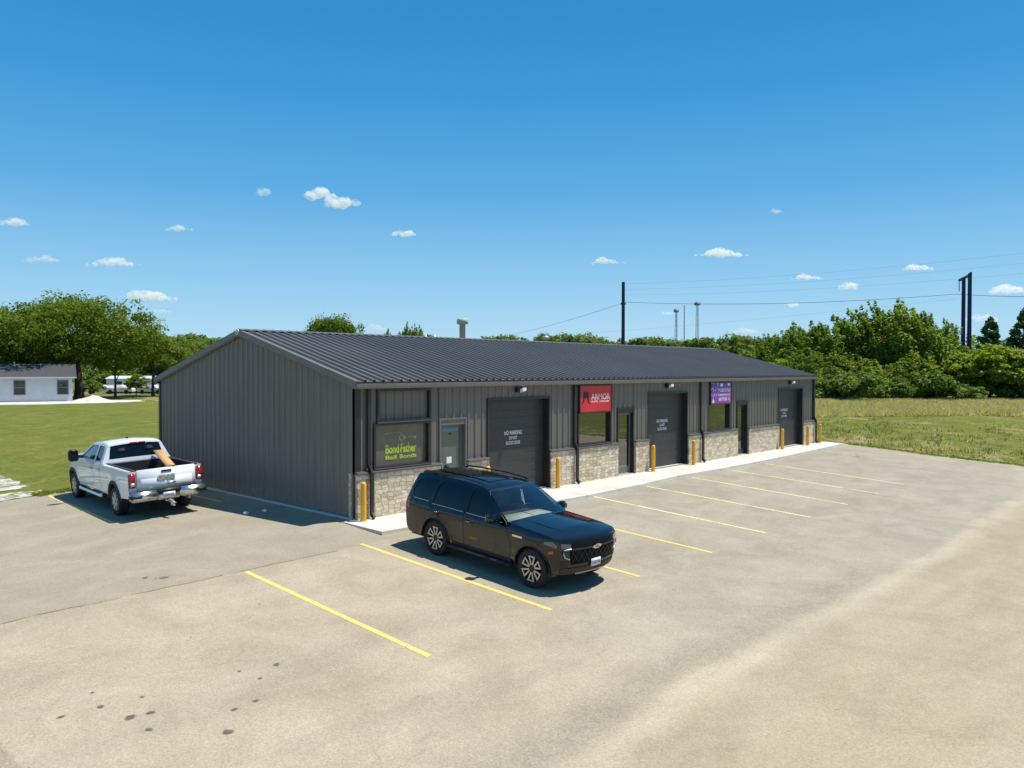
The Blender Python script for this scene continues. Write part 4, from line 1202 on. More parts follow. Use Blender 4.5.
        # arch lip and lower cladding
        for cx in (0, WB):
            al = MB(); pts = arc(cx, WR, AR - .002, -2, 182, 22)
            al.tube([(x, s * (F(x, z) + .004), z) for x, z in pts], .014, 5)
            al.build('wheel_arch', M['paint_black'], root)
        lc = MB(); panel_mesh(lc, [(.57, .37), (2.49, .37), (2.46, .47), (.58, .47)], lambda u, v, s=s: (u, s * (F(u, v) + .008), v), [], .2); lc.build('sill_cladding', M['cladding'], root)
        # tail lamp wraps the corner
        tl = MB(); panel_mesh(tl, round_poly([(-.97, .96), (-1.0, 1.20), (-1.12, 1.22), (-1.145, .96)], .02), lambda u, v, s=s: (u, s * (F(u, v) + .004), v), [], .06); tl.build('tail_lamp', M['lamp_red'], root)
        mk = MB(); panel_mesh(mk, round_poly([(3.50, .80), (3.62, .83), (3.62, .90), (3.51, .85)], .01), lambda u, v, s=s: (u, s * (F(u, v) + .005), v), [], .06); mk.build('side_marker', M['marker'], root)
        bd = MB(); panel_mesh(bd, [(2.52, .985), (2.80, .985), (2.80, 1.025), (2.52, 1.025)], lambda u, v, s=s: (u, s * (F(u, v) + .006), v), [], .06); bd.build('badge', M['chrome'], root)
        # tyres and wheels
        for cx in (0, WB): make_wheel(root, cx, s * .865, WR, .275, 6, M['alloy'], M['alloy_dark'], s, .285)
    # windscreen, rear glass
    ws = MB(); strip_mesh(ws, densify(shield, .07), F, sweep, crown); ws.build('windshield', M['car_glass'], root)
    hd = MB()
    hd.box(-1.0, 1.40, -.62, .62, 1.70, 1.76); hd.build('headliner', M['dash'], root)
    prof_x = lambda z: float(np.interp(z, [p[1] for p in nose], [p[0] for p in nose]))

    def front(y, z, off=0.0):
        w = F(prof_x(z), z); t = min(1.0, abs(y) / w)
        return (prof_x(z) + sweep(prof_x(z), z) * (1 - t ** 2.6) + off, y, z)
    rg = MB(); panel_mesh(rg, round_poly([(-.62, 1.28), (.62, 1.28), (.56, 1.66), (-.56, 1.66)], .06), lambda u, v: (float(np.interp(v, [p[1] for p in tail[::-1]], [p[0] for p in tail[::-1]])) - .14 * (1 - abs(u / .9) ** 2.6) - .008, u, v), [], .1)
    rg.build('rear_window', M['tint'], root)
    sr = MB(); n_ = 8
    sr_pts = [(x, t * .40, 1.83 + .055 * (1 - (t * .4 / .73) ** 2) + .008 - (0.02 if x > .95 else 0) + (0.005 if -.2 < x < .6 else 0)) for x in (1.15, .9, .3, -.3, -.6) for t in (-1, -.5, 0, .5, 1)]
    sr.add(sr_pts, [(i * 5 + k, i * 5 + k + 1, i * 5 + k + 6, i * 5 + k + 5) for i in range(4) for k in range(4)], True); sr.build('sunroof', M['tint'], root)
    fn = MB(); fn.add([(-.66, -.025, 1.855), (-.66, .025, 1.855), (-.90, .03, 1.845), (-.90, -.03, 1.845), (-.86, -.008, 1.935), (-.86, .008, 1.935)], [(0, 1, 5, 4), (1, 2, 5), (0, 4, 3), (2, 3, 4, 5)]); fn.build('antenna_fin', M['satin_black'], root)
    # face: upper and lower grille, lamps, bumper, skid plate, plate, emblem
    gr = MB()
    panel_mesh(gr, round_poly([(-.70, .955), (.70, .955), (.66, 1.085), (-.66, 1.085)], .02), lambda u, v: front(u, v, .014), [], .05)
    panel_mesh(gr, round_poly([(-.68, .62), (.68, .62), (.73, .905), (-.73, .905)], .03), lambda u, v: front(u, v, .012), [], .07)
    G = gr.build('grille', M['grille_black'], root)
    ms = MB()
    for k in range(9):
        y = -.60 + .15 * k
        for dy in (-.15, .15):
            a, b = front(max(-.66, min(.66, y - dy / 2)), .68, .02), front(max(-.68, min(.68, y + dy / 2)), .89, .02); ms.bar(a, b, .012, .012)
    ms.build('grille_mesh', M['satin_black'], G)
    cb = MB(); cb.tube([front(-.72 + 1.44 * k / 14, .932, .018) for k in range(15)], .022, 6); cb.build('grille_bar', M['satin_black'], G)
    em = MB()
    q = front(0, .932, .045)
    for (a, b, c, d) in ((-.135, .135, -.024, .024), (-.06, .06, -.045, .045)):
        em.add([(q[0], a - .02, q[2] + c), (q[0], b - .02, q[2] + c), (q[0], b + .02, q[2] + d), (q[0], a + .02, q[2] + d)], [(0, 1, 2, 3)]); 
    em.build('emblem', M['chrome'], G, fix=False)
    for s in (1, -1):
        hl = MB(); panel_mesh(hl, round_poly([(s * .70, .95), (s * .955, .96), (s * .95, 1.065), (s * .70, 1.04)], .02), lambda u, v: front(max(-.975 * F(prof_x(v), v), min(.975 * F(prof_x(v), v), u)), v, .012), [], .05)
        hl.build('headlight', M['lamp_dark'], root)
        hs = MB(); panel_mesh(hs, round_poly([(3.40, 1.00), (3.70, .955), (3.715, 1.015), (3.62, 1.075), (3.42, 1.05)], .015), lambda u, v, s=s: (u, s * (F(u, v) + .007), v), [], .06); hs.build('headlight', M['lamp_dark'], root)
        dl = MB(); dl.tube([front(s * .70, .945, .02), front(s * .86, .93, .03), front(s * .875, .86, .035), front(s * .845, .78, .035), front(s * .74, .735, .03)], .016, 6); dl.build('running_light', M['alloy_gray'], root)
        iv = MB(); panel_mesh(iv, round_poly([(s * .74, .56), (s * .92, .56), (s * .93, .70), (s * .76, .70)], .02), lambda u, v: front(u * .97, v, .010), [], .07); iv.build('air_intake', M['black'], root)
    bp = MB(); panel_mesh(bp, round_poly([(-.88, .41), (.88, .41), (.92, .54), (-.92, .54)], .03), lambda u, v: front(u * .97, v, .014), [], .08); bp.build('bumper', M['cladding'], root)
    sk = MB(); panel_mesh(sk, round_poly([(-.45, .355), (.45, .355), (.55, .43), (-.55, .43)], .02), lambda u, v: front(u, v, .022), [], .08); sk.build('skid_plate', M['alloy_gray'], root)
    pl = MB(); q = front(0, .60, .03); pl.bbox(q[0] - .005, q[0] + .012, -.155, .155, .52, .68, .004); PL = pl.build('number_plate', M['plate'], root)
    ink = MB(); rr_ = random.Random(2)
    for k in range(7):
        y = -.12 + k * .038
        ink.box(q[0] + .0121, q[0] + .014, y, y + .012, .565, .635); ink.box(q[0] + .0121, q[0] + .0141, y + .012, y + .024, .565 + rr_.choice((0, .03, .055)), .58 + rr_.choice((0, .03, .055)))
    ink.build('plate_marks', M['plate_ink'], PL)
    # hood ridges
    for s in (1, -1):
        hr_ = MB()
        pts = []
        for k in range(9):
            x = 2.4 + (3.45 - 2.4) * k / 8; z = float(np.interp(x, [p[0] for p in hood[::-1]], [p[1] for p in hood[::-1]]))
            t = .62 - .06 * k / 8
            pts.append((x + sweep(x, z) * (1 - t ** 2.6), s * t * F(x, z), z + crown(x, z) * (1 - t * t) - .004))
        hr_.tube(pts, [.004 + .012 * math.sin(PI * (k + .5) / 9) for k in range(9)], 8); hr_.build('hood_crease', M['paint_black'], root)
    for yy in (-.2, .45):
        wp = MB(); wp.bar((2.36, yy, 1.30), (2.12, yy - .45, 1.44), .014, .01); wp.build('wiper', M['black'], root)
    # rear bumper step
    rbm = MB(); rbm.bbox(-1.31, -1.05, -.80, .80, .45, .62, .05); rbm.build('rear_bumper', M['cladding'], root)
    return root


suv = build_suv()
# seated on the sloping pavement, nose downhill toward -y
a0, a1 = Vector((0.385, -3.86, 0)), Vector((0.315, -6.93, 0))
a0.z = ground_z(a0.x, a0.y); a1.z = ground_z(a1.x, a1.y)
fwd = (a1 - a0).normalized(); lft = Vector((0, 0, 1)).cross(fwd).normalized(); upv = fwd.cross(lft)
a0 = a0 - fwd * 0.10
suv.matrix_world = Matrix.Translation(a0) @ Matrix((fwd, lft, upv)).transposed().to_4x4() @ Matrix.Scale(0.97, 4)


# ------------------------------------------------------------------------------------------------- pickup
def build_truck():
    root = thing('pickup_truck', 'white four-door pickup truck parked beside the gable, tailgate toward the lot', 'pickup truck')
    WB, WR, AR = 4.10, 0.405, 0.51
    tab = smooth_interp([(0.4, .955), (0.6, .99), (0.85, 1.012), (1.05, 1.02), (1.25, 1.012), (1.36, .985), (1.42, .95), (1.6, .875), (1.84, .775), (1.93, .70)], 0.05)

    def F(x, z):
        y = tab(z)
        if x > 4.1: y -= 0.15 * ((x - 4.1) / 0.95) ** 2.2
        for cx in (0, WB):
            r = math.hypot(x - cx, z - WR)
            y += 0.03 * math.exp(-((r - 0.56) / 0.09) ** 2) * (1 if z < 1.1 else .3)
        return y
    sweep = lambda x, z: 0.22 * lerp_clamp(3.6, 4.8, x) * lerp_clamp(1.6, 1.3, z) + 0.08 * lerp_clamp(2.6, 3.4, x) * lerp_clamp(1.35, 1.45, z)
    crown = lambda x, z: 0.05 * lerp_clamp(4.95, 4.5, x) * (1.0 if z > 1.3 else 0) * (lerp_clamp(1.1, 1.25, x))
    nose = curve([(4.82, .52), (4.88, .62), (4.90, .85), (4.90, 1.10), (4.86, 1.24), (4.76, 1.31)], 4)
    hood = curve([(4.76, 1.31), (4.4, 1.36), (3.9, 1.385), (3.42, 1.41)], 4)
    shield = [(3.42, 1.41), (3.1, 1.60), (2.85, 1.74), (2.58, 1.865)]
    roofl = curve([(2.58, 1.865), (2.3, 1.905), (1.9, 1.925), (1.5, 1.915), (1.27, 1.875)], 4)
    back = [(1.27, 1.875), (1.21, 1.66), (1.14, 1.44), (1.12, 1.365)]
    rail = [(1.12, 1.365), (1.07, 1.345), (0.3, 1.345), (-1.22, 1.345)]
    tail = [(-1.22, 1.345), (-1.255, 1.30), (-1.25, .95), (-1.235, .62), (-1.20, .60)]
    sill = 0.52
    arch_f = arc(WB, WR + .02, AR, 8, 172, 18); arch_r = arc(0, WR + .02, AR, 8, 172, 18)
    outline = nose + hood[1:] + densify(shield, .12)[1:] + roofl[1:] + densify(back, .1)[1:] + densify(rail, .2)[1:] + tail[1:] + [(-.51, .55)] + arch_r[::-1] + [(0.53, sill), (3.56, sill)] + arch_f[::-1] + [(4.62, .5)]
    wf = round_poly([(3.20, 1.43), (2.60, 1.80), (2.02, 1.845), (1.99, 1.42)], .05)
    wr = round_poly([(1.86, 1.42), (1.90, 1.845), (1.46, 1.835), (1.36, 1.62), (1.34, 1.43)], .05)
    df = round_poly([(3.42, .60), (3.40, 1.15), (3.32, 1.41), (2.62, 1.83), (1.96, 1.88), (1.92, .60)], .03)
    dr = round_poly([(1.90, .60), (1.94, 1.88), (1.42, 1.86), (1.28, 1.62), (1.26, .60)], .03)
    body = MB()
    for s in (1, -1): panel_mesh(body, outline, lambda u, v, s=s: (u, s * F(u, v), v), [df, dr], .10)
    strip_mesh(body, densify(nose, .07), F, sweep, crown); strip_mesh(body, densify(hood, .07), F, sweep, crown); strip_mesh(body, densify(roofl, .07), F, sweep, crown)
    # cab rear wall around the back glass
    hb = lambda x, z: F(x, z)
    for lo, hi in (((1.27, 1.875), (1.255, 1.83)), ((1.145, 1.46), (1.12, 1.365)), ((1.12, 1.365), (1.12, .75))):
        strip_mesh(body, [lo, hi], hb, lambda x, z: 0, crown)
    for s in (1, -1):
        body.quad((1.255, s * .70, 1.83), (1.255, s * F(1.255, 1.83), 1.83), (1.145, s * F(1.145, 1.46), 1.46), (1.145, s * .78, 1.46))
        # bed rails
        vs = []
        for x in (1.10, .5, 0, -.6, -1.20):
            vs += [(x, s * F(x, 1.345), 1.345), (x, s * .84, 1.36)]
        body.add(vs, [(2 * k, 2 * k + 1, 2 * k + 3, 2 * k + 2) for k in range(4)])
        body.quad((-1.22, s * F(-1.22, 1.345), 1.345), (-1.22, s * .80, 1.345), (-1.22, s * .80, .60), (-1.22, s * F(-1.2, .6), .60))
    body.build('body', M['paint_white'], root)
    bed = MB()
    bed.box(-1.20, 1.105, -.83, .83, .80, .86)
    for s in (1, -1):
        a, b = sorted((s * .80, s * .838)); bed.box(-1.20, 1.105, a, b, .86, 1.362)
        a, b = sorted((s * .56, s * .80)); bed.box(-.50, .50, a, b, .86, 1.08)
    bed.box(1.07, 1.11, -.80, .80, .86, 1.34)
    bed.build('truck_bed', M['bed_liner'], root)
    rc_ = MB()
    for s in (1, -1):
        a, b = sorted((s * .80, s * .90)); rc_.bbox(-1.21, 1.08, a, b, 1.355, 1.378, .008)
    rc_.build('bed_rail_cap', M['cladding'], root)
    hull = MB(); hull.box(1.15, 3.3, -.86, .86, .55, 1.30); hull.box(-1.15, 4.7, -.50, .50, .52, .80); hull.box(3.3, 4.7, -.72, .72, .6, 1.15)
    for cx in (0, WB):
        for s in (1, -1):
            vs = []
            for k in range(17):
                a = PI * k / 16
                for yy in (F(cx, .9) - .03, .50): vs.append((cx + (AR + .012) * math.cos(a), s * yy, WR + .02 + (AR + .012) * math.sin(a)))
            hull.add(vs, [(2 * k, 2 * k + 1, 2 * k + 3, 2 * k + 2) for k in range(16)])
    hull.build('underbody', M['cabin'], root, fix=False)
    for x0 in (2.35, 1.55):
        for yy in (-.40, .40):
            it = MB(); it.bbox(x0 - .36, x0 - .2, yy - .26, yy + .26, 1.2, 1.58, .05); it.bbox(x0 - .35, x0 - .25, yy - .14, yy + .14, 1.60, 1.76, .04); it.build('seat', M['cabin'], root)
    ds = MB(); ds.bbox(2.75, 3.3, -.80, .80, 1.2, 1.39, .05); ds.build('dashboard', M['cabin'], root)
    for s in (1, -1):
        for pts, win, hx, hz, gm in ((df, wf, 2.12, 1.16, M['side_glass']), (dr, wr, 1.42, 1.17, M['tint'])):
            d = MB(); panel_mesh(d, shrink(pts, .008), lambda u, v, s=s: (u, s * (F(u, v) + .002), v), [win], .09)
            D = d.build('door', M['paint_white'], root)
            p = MB(); panel_mesh(p, shrink(win, -.004), lambda u, v, s=s: (u, s * (F(u, v) - .012), v), [], .12); p.build('window', gm, D)
            y0 = F(hx, hz); h = MB(); h.bbox(hx - .12, hx + .12, s * (y0 + .03) - .017, s * (y0 + .03) + .017, hz - .02, hz + .02, .009); h.build('handle', M['chrome'], D)
        bt = MB()
        for a, b in ((3.2, 1.99), (1.86, 1.34)): bt.tube([(a + (b - a) * k / 5, s * (F(a + (b - a) * k / 5, 1.415) + .004), 1.412) for k in range(6)], .011, 5)
        bt.build('belt_moulding', M['satin_black'], root)
        for cx in (0, WB):
            al = MB(); po = arc(cx, WR + .02, AR + .075, 4, 176, 20); pi_ = arc(cx, WR + .02, AR - .012, 4, 176, 20)
            vs = []
            for (xo, zo), (xi, zi) in zip(po, pi_): vs += [(xo, s * (F(xo, zo) + .004), zo), ((xo + xi) / 2, s * (F(xi, zi) + .03), (zo + zi) / 2), (xi, s * (F(xi, zi) + .022), zi), (xi, s * (F(xi, zi) - .06), zi)]
            al.add(vs, [(4 * k + j, 4 * k + j + 1, 4 * k + j + 5, 4 * k + j + 4) for k in range(20) for j in range(3)], True)
            al.build('fender_flare', M['cladding'], root)
        sb_ = MB(); sb_.tube([(1.15, s * .97, .44), (1.25, s * 1.0, .42), (3.35, s * 1.0, .42), (3.45, s * .97, .44)], .065, 10)
        for x in (1.5, 2.3, 3.1): sb_.bar((x, s * .6, .56), (x, s * .97, .44), .05)
        SB = sb_.build('side_step', M['chrome'], root)
        pd = MB(); pd.box(1.4, 3.2, min(s * .96, s * 1.045), max(s * .96, s * 1.045), .478, .49); pd.build('tread', M['black'], SB)
        mf = MB(); mf.box(3.50, 3.52, min(s * .80, s * 1.03), max(s * .80, s * 1.03), .25, .62); mf.build('mud_flap', M['black'], root)
        mr = MB(); mr.bbox(3.02, 3.20, s * 1.24 - .135, s * 1.24 + .135, 1.30, 1.66, .04); mr.bar((3.12, s * .95, 1.42), (3.10, s * 1.15, 1.44), .07, .09)
        MR = mr.build('towing_mirror', M['black'], root)
        mg = MB(); mg.box(3.012, 3.019, s * 1.24 - .11, s * 1.24 + .11, 1.42, 1.63); mg.box(3.012, 3.019, s * 1.24 - .11, s * 1.24 + .11, 1.32, 1.40); mg.build('mirror_glass', M['tint'], MR)
        # tail lamp on the rear corner
        tl = MB(); a, b = sorted((s * .835, s * 1.008)); tl.bbox(-1.275, -1.15, a, b, .90, 1.29, .015); TL = tl.build('tail_light', M['lamp_red'], root)
        a, b = sorted((s * .82, s * .90)); rl = MB(); rl.bbox(-1.288, -1.26, min(s * .86, s * .96), max(s * .86, s * .96), .94, 1.04, .01); rl.build('reversing_lens', M['lamp_clear'], TL)
        fc = MB(); panel_mesh(fc, round_poly([(4.60, 1.02), (4.87, 1.0), (4.86, 1.22), (4.6, 1.25)], .02), lambda u, v, s=s: (u, s * (F(u, v) + .006), v), [], .08); fc.build('headlight', M['lamp_clear'], root)
        for cx in (0, WB): make_wheel(root, cx, s * .885, WR, .27, 8, M['alloy_gray'], M['alloy_dark'], s, .26, False)
    mrk = MB(); panel_mesh(mrk, round_poly([(.62, .98), (.70, .98), (.70, 1.05), (.62, 1.05)], .02), lambda u, v: (u, F(u, v) + .004, v), [], .1); mrk.build('fuel_cap', M['alloy_gray'], root)
    ws = MB(); strip_mesh(ws, densify(shield, .08), F, sweep, crown); ws.build('windshield', M['car_glass'], root)
    rg = MB(); panel_mesh(rg, round_poly([(-.78, 1.46), (.78, 1.46), (.70, 1.83), (-.70, 1.83)], .04), lambda u, v: (1.145 + .11 * (v - 1.46) / .37 + .012, u, v), [], .15); rg.build('rear_window', M['tint'], root)
    # slider in the middle of the back glass reads paler
    hm = MB(); hm.bbox(1.235, 1.30, -.30, .16, 1.855, 1.905, .012); hm.build('high_brake_light', M['lamp_red'], root)
    fn = MB(); fn.add([(2.1, -.02, 1.965), (2.1, .02, 1.965), (1.9, .025, 1.965), (1.9, -.025, 1.965), (1.92, 0, 2.04)], [(0, 1, 4), (1, 2, 4), (2, 3, 4), (3, 0, 4)]); fn.build('antenna_fin', M['black'], root)
    # tailgate
    tg = MB(); tg.bbox(-1.275, -1.20, -.795, .795, .70, 1.372, .015); TG = tg.build('tailgate', M['paint_white'], root)
    pn = MB(); pn.bbox(-1.287, -1.27, -.70, .70, .76, 1.12, .01); pn.build('tailgate_panel', M['paint_white'], TG)
    hn = MB(); hn.bbox(-1.285, -1.26, -.15, .15, 1.255, 1.325, .012); hn.build('handle', M['black'], TG)
    RT_ = Matrix(((0, 0, -1), (-1, 0, 0), (0, 1, 0)))
    text_part('lettering', 'GMC', 0.17, M['chrome'], (-1.291, 0.02, 1.10), RT_, TG, 0.012, 1.25, 0.008)
    tr_ = MB(); tr_.bbox(-1.293, -1.28, -.24, .0, .90, .96, .004); tr_.build('badge', M['chrome'], TG)
    bp = MB()
    for s in (1, -1):
        a, b = sorted((s * .30, s * 1.02)); bp.bbox(-1.46, -1.22, a, b, .52, .78, .04)
    bp.bbox(-1.40, -1.2, -.32, .32, .50, .70, .03)
    BP = bp.build('rear_bumper', M['chrome'], root)
    for s in (1, -1):
        st = MB(); a, b = sorted((s * .72, s * 1.035)); st.bbox(-1.475, -1.25, a, b, .60, .72, .02); st.build('bumper_step', M['black'], BP)
    st = MB(); st.bbox(-1.42, -1.25, -.34, .34, .695, .79, .015); st.build('step_pad', M['black'], BP)
    pl = MB(); pl.bbox(-1.425, -1.405, -.165, .165, .535, .70, .004); PL = pl.build('number_plate', M['plate'], BP)
    ink = MB()
    for k in range(7): ink.box(-1.4275, -1.4252, -.125 + k * .036, -.105 + k * .036, .585, .655)
    ink.build('plate_marks', M['plate_ink'], PL)
    ht = MB(); ht.box(-1.62, -1.3, -.035, .035, .42, .49); ht.bar((-1.60, 0, .46), (-1.60, 0, .34), .07); ht.bar((-1.60, 0, .36), (-1.75, 0, .36), .06, .03)
    ht.lathe([(0.0, .375), (.02, .375), (.02, .40), (.038, .43), (.03, .46), (0, .47)], 12, 'Z', (-1.72, 0, 0)); ht.build('tow_hitch', M['galv'], root)
    fbp = MB(); fbp.bbox(4.86, 5.14, -.90, .90, .50, .74, .06); fbp.build('front_bumper', M['chrome'], root)
    ex = MB(); ex.tube([(-1.25, -.62, .44), (-1.0, -.6, .46), (-.6, -.55, .48)], .05, 10); ex.build('exhaust', M['alloy_gray'], root)
    ax = MB(); ax.tube([(0, -.8, .41), (0, .8, .41)], .06, 8); ax.lathe([(0, -.16), (.15, -.1), (.17, 0), (.15, .1), (0, .16)], 12, 'Y', (0, 0, .42)); ax.build('axle', M['black'], root)
    return root


truck = build_truck()
TY = math.radians(4.0)
tf = Vector((math.sin(TY), math.cos(TY), 0)); 
gn = Vector((-0.045, 0, 1)).normalized()
tl_ = gn.cross(tf).normalized(); tf = tl_.cross(gn)
base = Vector((-3.66, 6.31, 0)) + tf * 0.0 - tl_ * 0.955
base.z = ground_z(base.x, base.y)
truck.matrix_world = Matrix.Translation(base) @ Matrix((tf, tl_, gn)).transposed().to_4x4()
# a timber plank lying in the truck's bed, its end on the tailgate
pk = MB(); pk.bbox(-1.2, 1.2, -0.12, 0.12, -0.022, 0.022, .006)
P = pk.build('wooden_plank', M['wood_plank']); tag(P, 'tan timber board leaning from the tailgate to the cab glass of the white pickup', 'plank')
P.matrix_world = truck.matrix_world @ Matrix.Translation((-0.08, -.36, 1.497)) @ Matrix.Rotation(math.radians(-11.5), 4, 'Z') @ Matrix.Rotation(math.radians(-4.2), 4, 'Y')
# =====================================================================================================
#  VEGETATION
# =====================================================================================================
def leaf_mesh(name, centers, radii, counts, size, rng, up_bias=0.6, droop=0.0, aspect=1.4, shell=0.35):
    """many leaf-sized faces spread through clumps"""
    P, Nn, S = [], [], []
    for c, r, k in zip(centers, radii, counts):
        k = int(k)
        d = rng.normal(size=(k, 3)); d /= np.linalg.norm(d, axis=1)[:, None]
        rad = 1 - shell * rng.random(k) ** 1.2
        rad *= 1 + 0.16 * rng.normal(size=k)
        P.append(np.array(c) + d * rad[:, None] * np.array(r))
        n = d * 0.8 + rng.normal(size=(k, 3)) * 0.6; n[:, 2] += up_bias
        Nn.append(n / np.linalg.norm(n, axis=1)[:, None])
        S.append(size * (0.65 + 0.7 * rng.random(k)))
    P = np.concatenate(P); Nn = np.concatenate(Nn); S = np.concatenate(S)[:, None]
    t = rng.normal(size=P.shape); t[:, 2] -= droop
    t -= Nn * (t * Nn).sum(1)[:, None]; t /= np.linalg.norm(t, axis=1)[:, None]
    b = np.cross(Nn, t)
    a = t * S * aspect * 0.5; w = b * S * 0.5
    V = np.stack([P - a, P + w * 0.9 - a * 0.1, P + a, P - w * 0.9 - a * 0.1], 1).reshape(-1, 3)
    n = len(P)
    me = bpy.data.meshes.new(name)
    me.vertices.add(4 * n); me.vertices.foreach_set('co', V.astype(np.float32).ravel())
    me.loops.add(4 * n); me.loops.foreach_set('vertex_index', np.arange(4 * n, dtype=np.int32))
    me.polygons.add(n); me.polygons.foreach_set('loop_start', np.arange(0, 4 * n, 4, dtype=np.int32))
    me.update(calc_edges=True); me.validate()
    return me


def trunk_mesh(name, h, r, tips, rng, base_split=0.3):
    mb = MB()
    top = h
    pts = [(0.0, 0.0, -0.3), (0.02 * h * rng.normal() * .3, 0, h * .12), (0.03 * h * rng.normal() * .3, .03 * h * rng.normal() * .3, h * .45), (0, 0, h * .8)]
    mb.tube(pts, [r * 1.35, r, r * .72, r * .25], 9, False)
    for t in tips:
        t = np.array(t, float); s = h * (base_split + 0.35 * rng.random()); s = min(s, t[2] * .9)
        mid = np.array([t[0] * .45, t[1] * .45, s + (t[2] - s) * .45]) + rng.normal(size=3) * .03 * h
        mb.tube([(0, 0, s), tuple(mid), tuple(t)], [r * .45, r * .28, r * .08], 6, False)
    me = bpy.data.meshes.new(name); me.from_pydata(mb.v, [], mb.f); me.polygons.foreach_set('use_smooth', [True] * len(mb.f)); me.update()
    return me


def proto_round(seed, H, W, n, leaves, size, crown_lo=0.18, kind='round', fl=(1, 1, .8), cr=0.2):
    """clump centres for a broad crown: H tall, W wide"""
    rng = np.random.default_rng(seed)
    C, Rr, K = [], [], []
    for i in range(n):
        if kind == 'round':
            for _ in range(30):
                d = rng.normal(size=3); d /= np.linalg.norm(d)
                if d[2] > (-0.95 if seed == 5 else -0.45): break
            q = 0.55 + 0.45 * rng.random()
            wob = 1 + 0.22 * math.sin(3 * math.atan2(d[1], d[0]) + seed) + 0.12 * rng.normal()
            cz = H * (crown_lo + (1 - crown_lo) * .48)
            c = np.array([d[0] * W / 2 * .84 * q * wob, d[1] * W / 2 * .84 * q * wob, cz + d[2] * H * (1 - crown_lo) * .45 * q])
            rr = W * cr * (0.6 + .6 * rng.random()) * .62
            r = np.array([rr * fl[0], rr * fl[1], rr * fl[2]])
        elif kind == 'spray':   # upright stems with leaning leafy tips
            a = rng.random() * 2 * PI; rad = W / 2 * math.sqrt(rng.random())
            zt = H * (1 - 0.38 * (rad / (W / 2)) ** 1.6) * (0.86 + .14 * rng.random())
            z = H * crown_lo + (zt - H * crown_lo) * (rng.random() ** 0.7)
            lean = 0.10 * z
            c = np.array([math.cos(a) * rad * .85 - lean * .3, math.sin(a) * rad * .85, z])
            top = z > 0.72 * zt
            rr = W * (0.075 if top else 0.105) * (.7 + .6 * rng.random())
            r = np.array([rr, rr, rr * (1.7 if top else 1.05)])
        elif kind == 'cone':
            t = rng.random() ** .8
            z = H * (0.08 + .9 * t); wr = W / 2 * (1 - t) ** .8 * (.75 + .35 * rng.random())
            a = rng.random() * 2 * PI
            c = np.array([math.cos(a) * wr, math.sin(a) * wr, z]); rr = W * .085 * (1.15 - .6 * t) * (.7 + .6 * rng.random())
            r = np.array([rr, rr, rr * .9])
        C.append(c); Rr.append(r); K.append(max(12, leaves / n * (.7 + .6 * rng.random())))
    return C, Rr, K, rng


class Tree:
    def __init__(s, name, seed, H, W, n, leaves, size, lm, kind='round', lo=.18, trunk=True, fl=(1, 1, .8), cr=.2, tr=None):
        C, Rr, K, rng = proto_round(seed, H, W, n, leaves, size, lo, kind, fl, cr)
        if kind == 'spray':     # wisps at the crown top
            extra = sorted(range(len(C)), key=lambda i: -C[i][2])[:max(6, n // 4)]
            for i in extra:
                for q in range(2):
                    d = np.array([-0.35 + .5 * rng.normal() * .5, .3 * rng.normal(), 1.0]); ln = W * .17 * (.6 + .8 * rng.random())
                    for t in (.5, 1.0):
                        C.append(C[i] + d * ln * t + rng.normal(size=3) * .1); Rr.append(np.array([.036, .036, .10]) * W * (1.2 - .6 * t)); K.append(leaves / n * .22)
        s.crown = leaf_mesh(name + '_crown', C, Rr, K, size, rng)
        s.H, s.W, s.lm = H, W, lm
        tips = [C[i] for i in rng.choice(len(C), min(len(C), 12), replace=False)]
        s.trunk = trunk_mesh(name + '_trunk', H * .8, tr or max(.05, H * .022), tips, rng) if trunk else trunk_mesh(name + '_stem', H * .5, .04, tips[:6], rng, .1)
        s.tn = 'trunk' if trunk else 'stem'
        s.crown.materials.append(lm); s.trunk.materials.append(M['bark'])

    def put(s, name, label, cat, loc, H, W=None, rz=0.0, group=None):
        o = thing(name, label, cat, loc, rz, group)
        sz = H / s.H; sx = (W / s.W) if W else sz
        for nm, me in (('crown', s.crown), (s.tn, s.trunk)):
            c = bpy.data.objects.new(nm, me); COL.objects.link(c); c.parent = o
            c.scale = (sx, sx, sz)
        return o


def place(u, depth, v_top):
    """ground position on the sight line of a column, and the height that reaches v_top"""
    p = sight(u, 369.5, depth)
    gz = ground_z(p.x, p.y) - .05
    return (p.x, p.y, gz), (4.0 + (369.5 - v_top) / FPX * depth) - gz


oak = Tree('oak', 5, 15, 22, 330, 34000, .27, M['oak_leaf'], 'round', .22, True, (1, 1, .72), .115, .55)
oak2 = Tree('oak', 9, 12, 14, 190, 14500, .27, M['oak_leaf'], 'round', .24, True, (1, 1, .8), .13, .3)
elms = [Tree('elm', 20 + i, 13, 8.5, 130, 9500, .28, M['elm_leaf'], 'spray', .10, True, tr=.16) for i in range(4)]
lime = [Tree('sapling', 40 + i, 8, 7, 90, 6200, .27, M['lime_leaf'], 'round', .05, True, (1.1, 1.1, .6), .15, .12) for i in range(2)]
cedar = [Tree('cedar', 50 + i, 12, 6, 120, 9000, .26, M['cedar_leaf'], 'cone', .1, True, tr=.16) for i in range(2)]
bush = [Tree('shrub', 60 + i, 3, 4.5, 40, 2900, .22, M['bush_leaf'], 'round', -.05, False, (1, 1, .8), .2) for i in range(4)]

def facing(loc):
    return math.atan2(loc[1] - CAM.y, loc[0] - CAM.x) - PI / 2 + 0

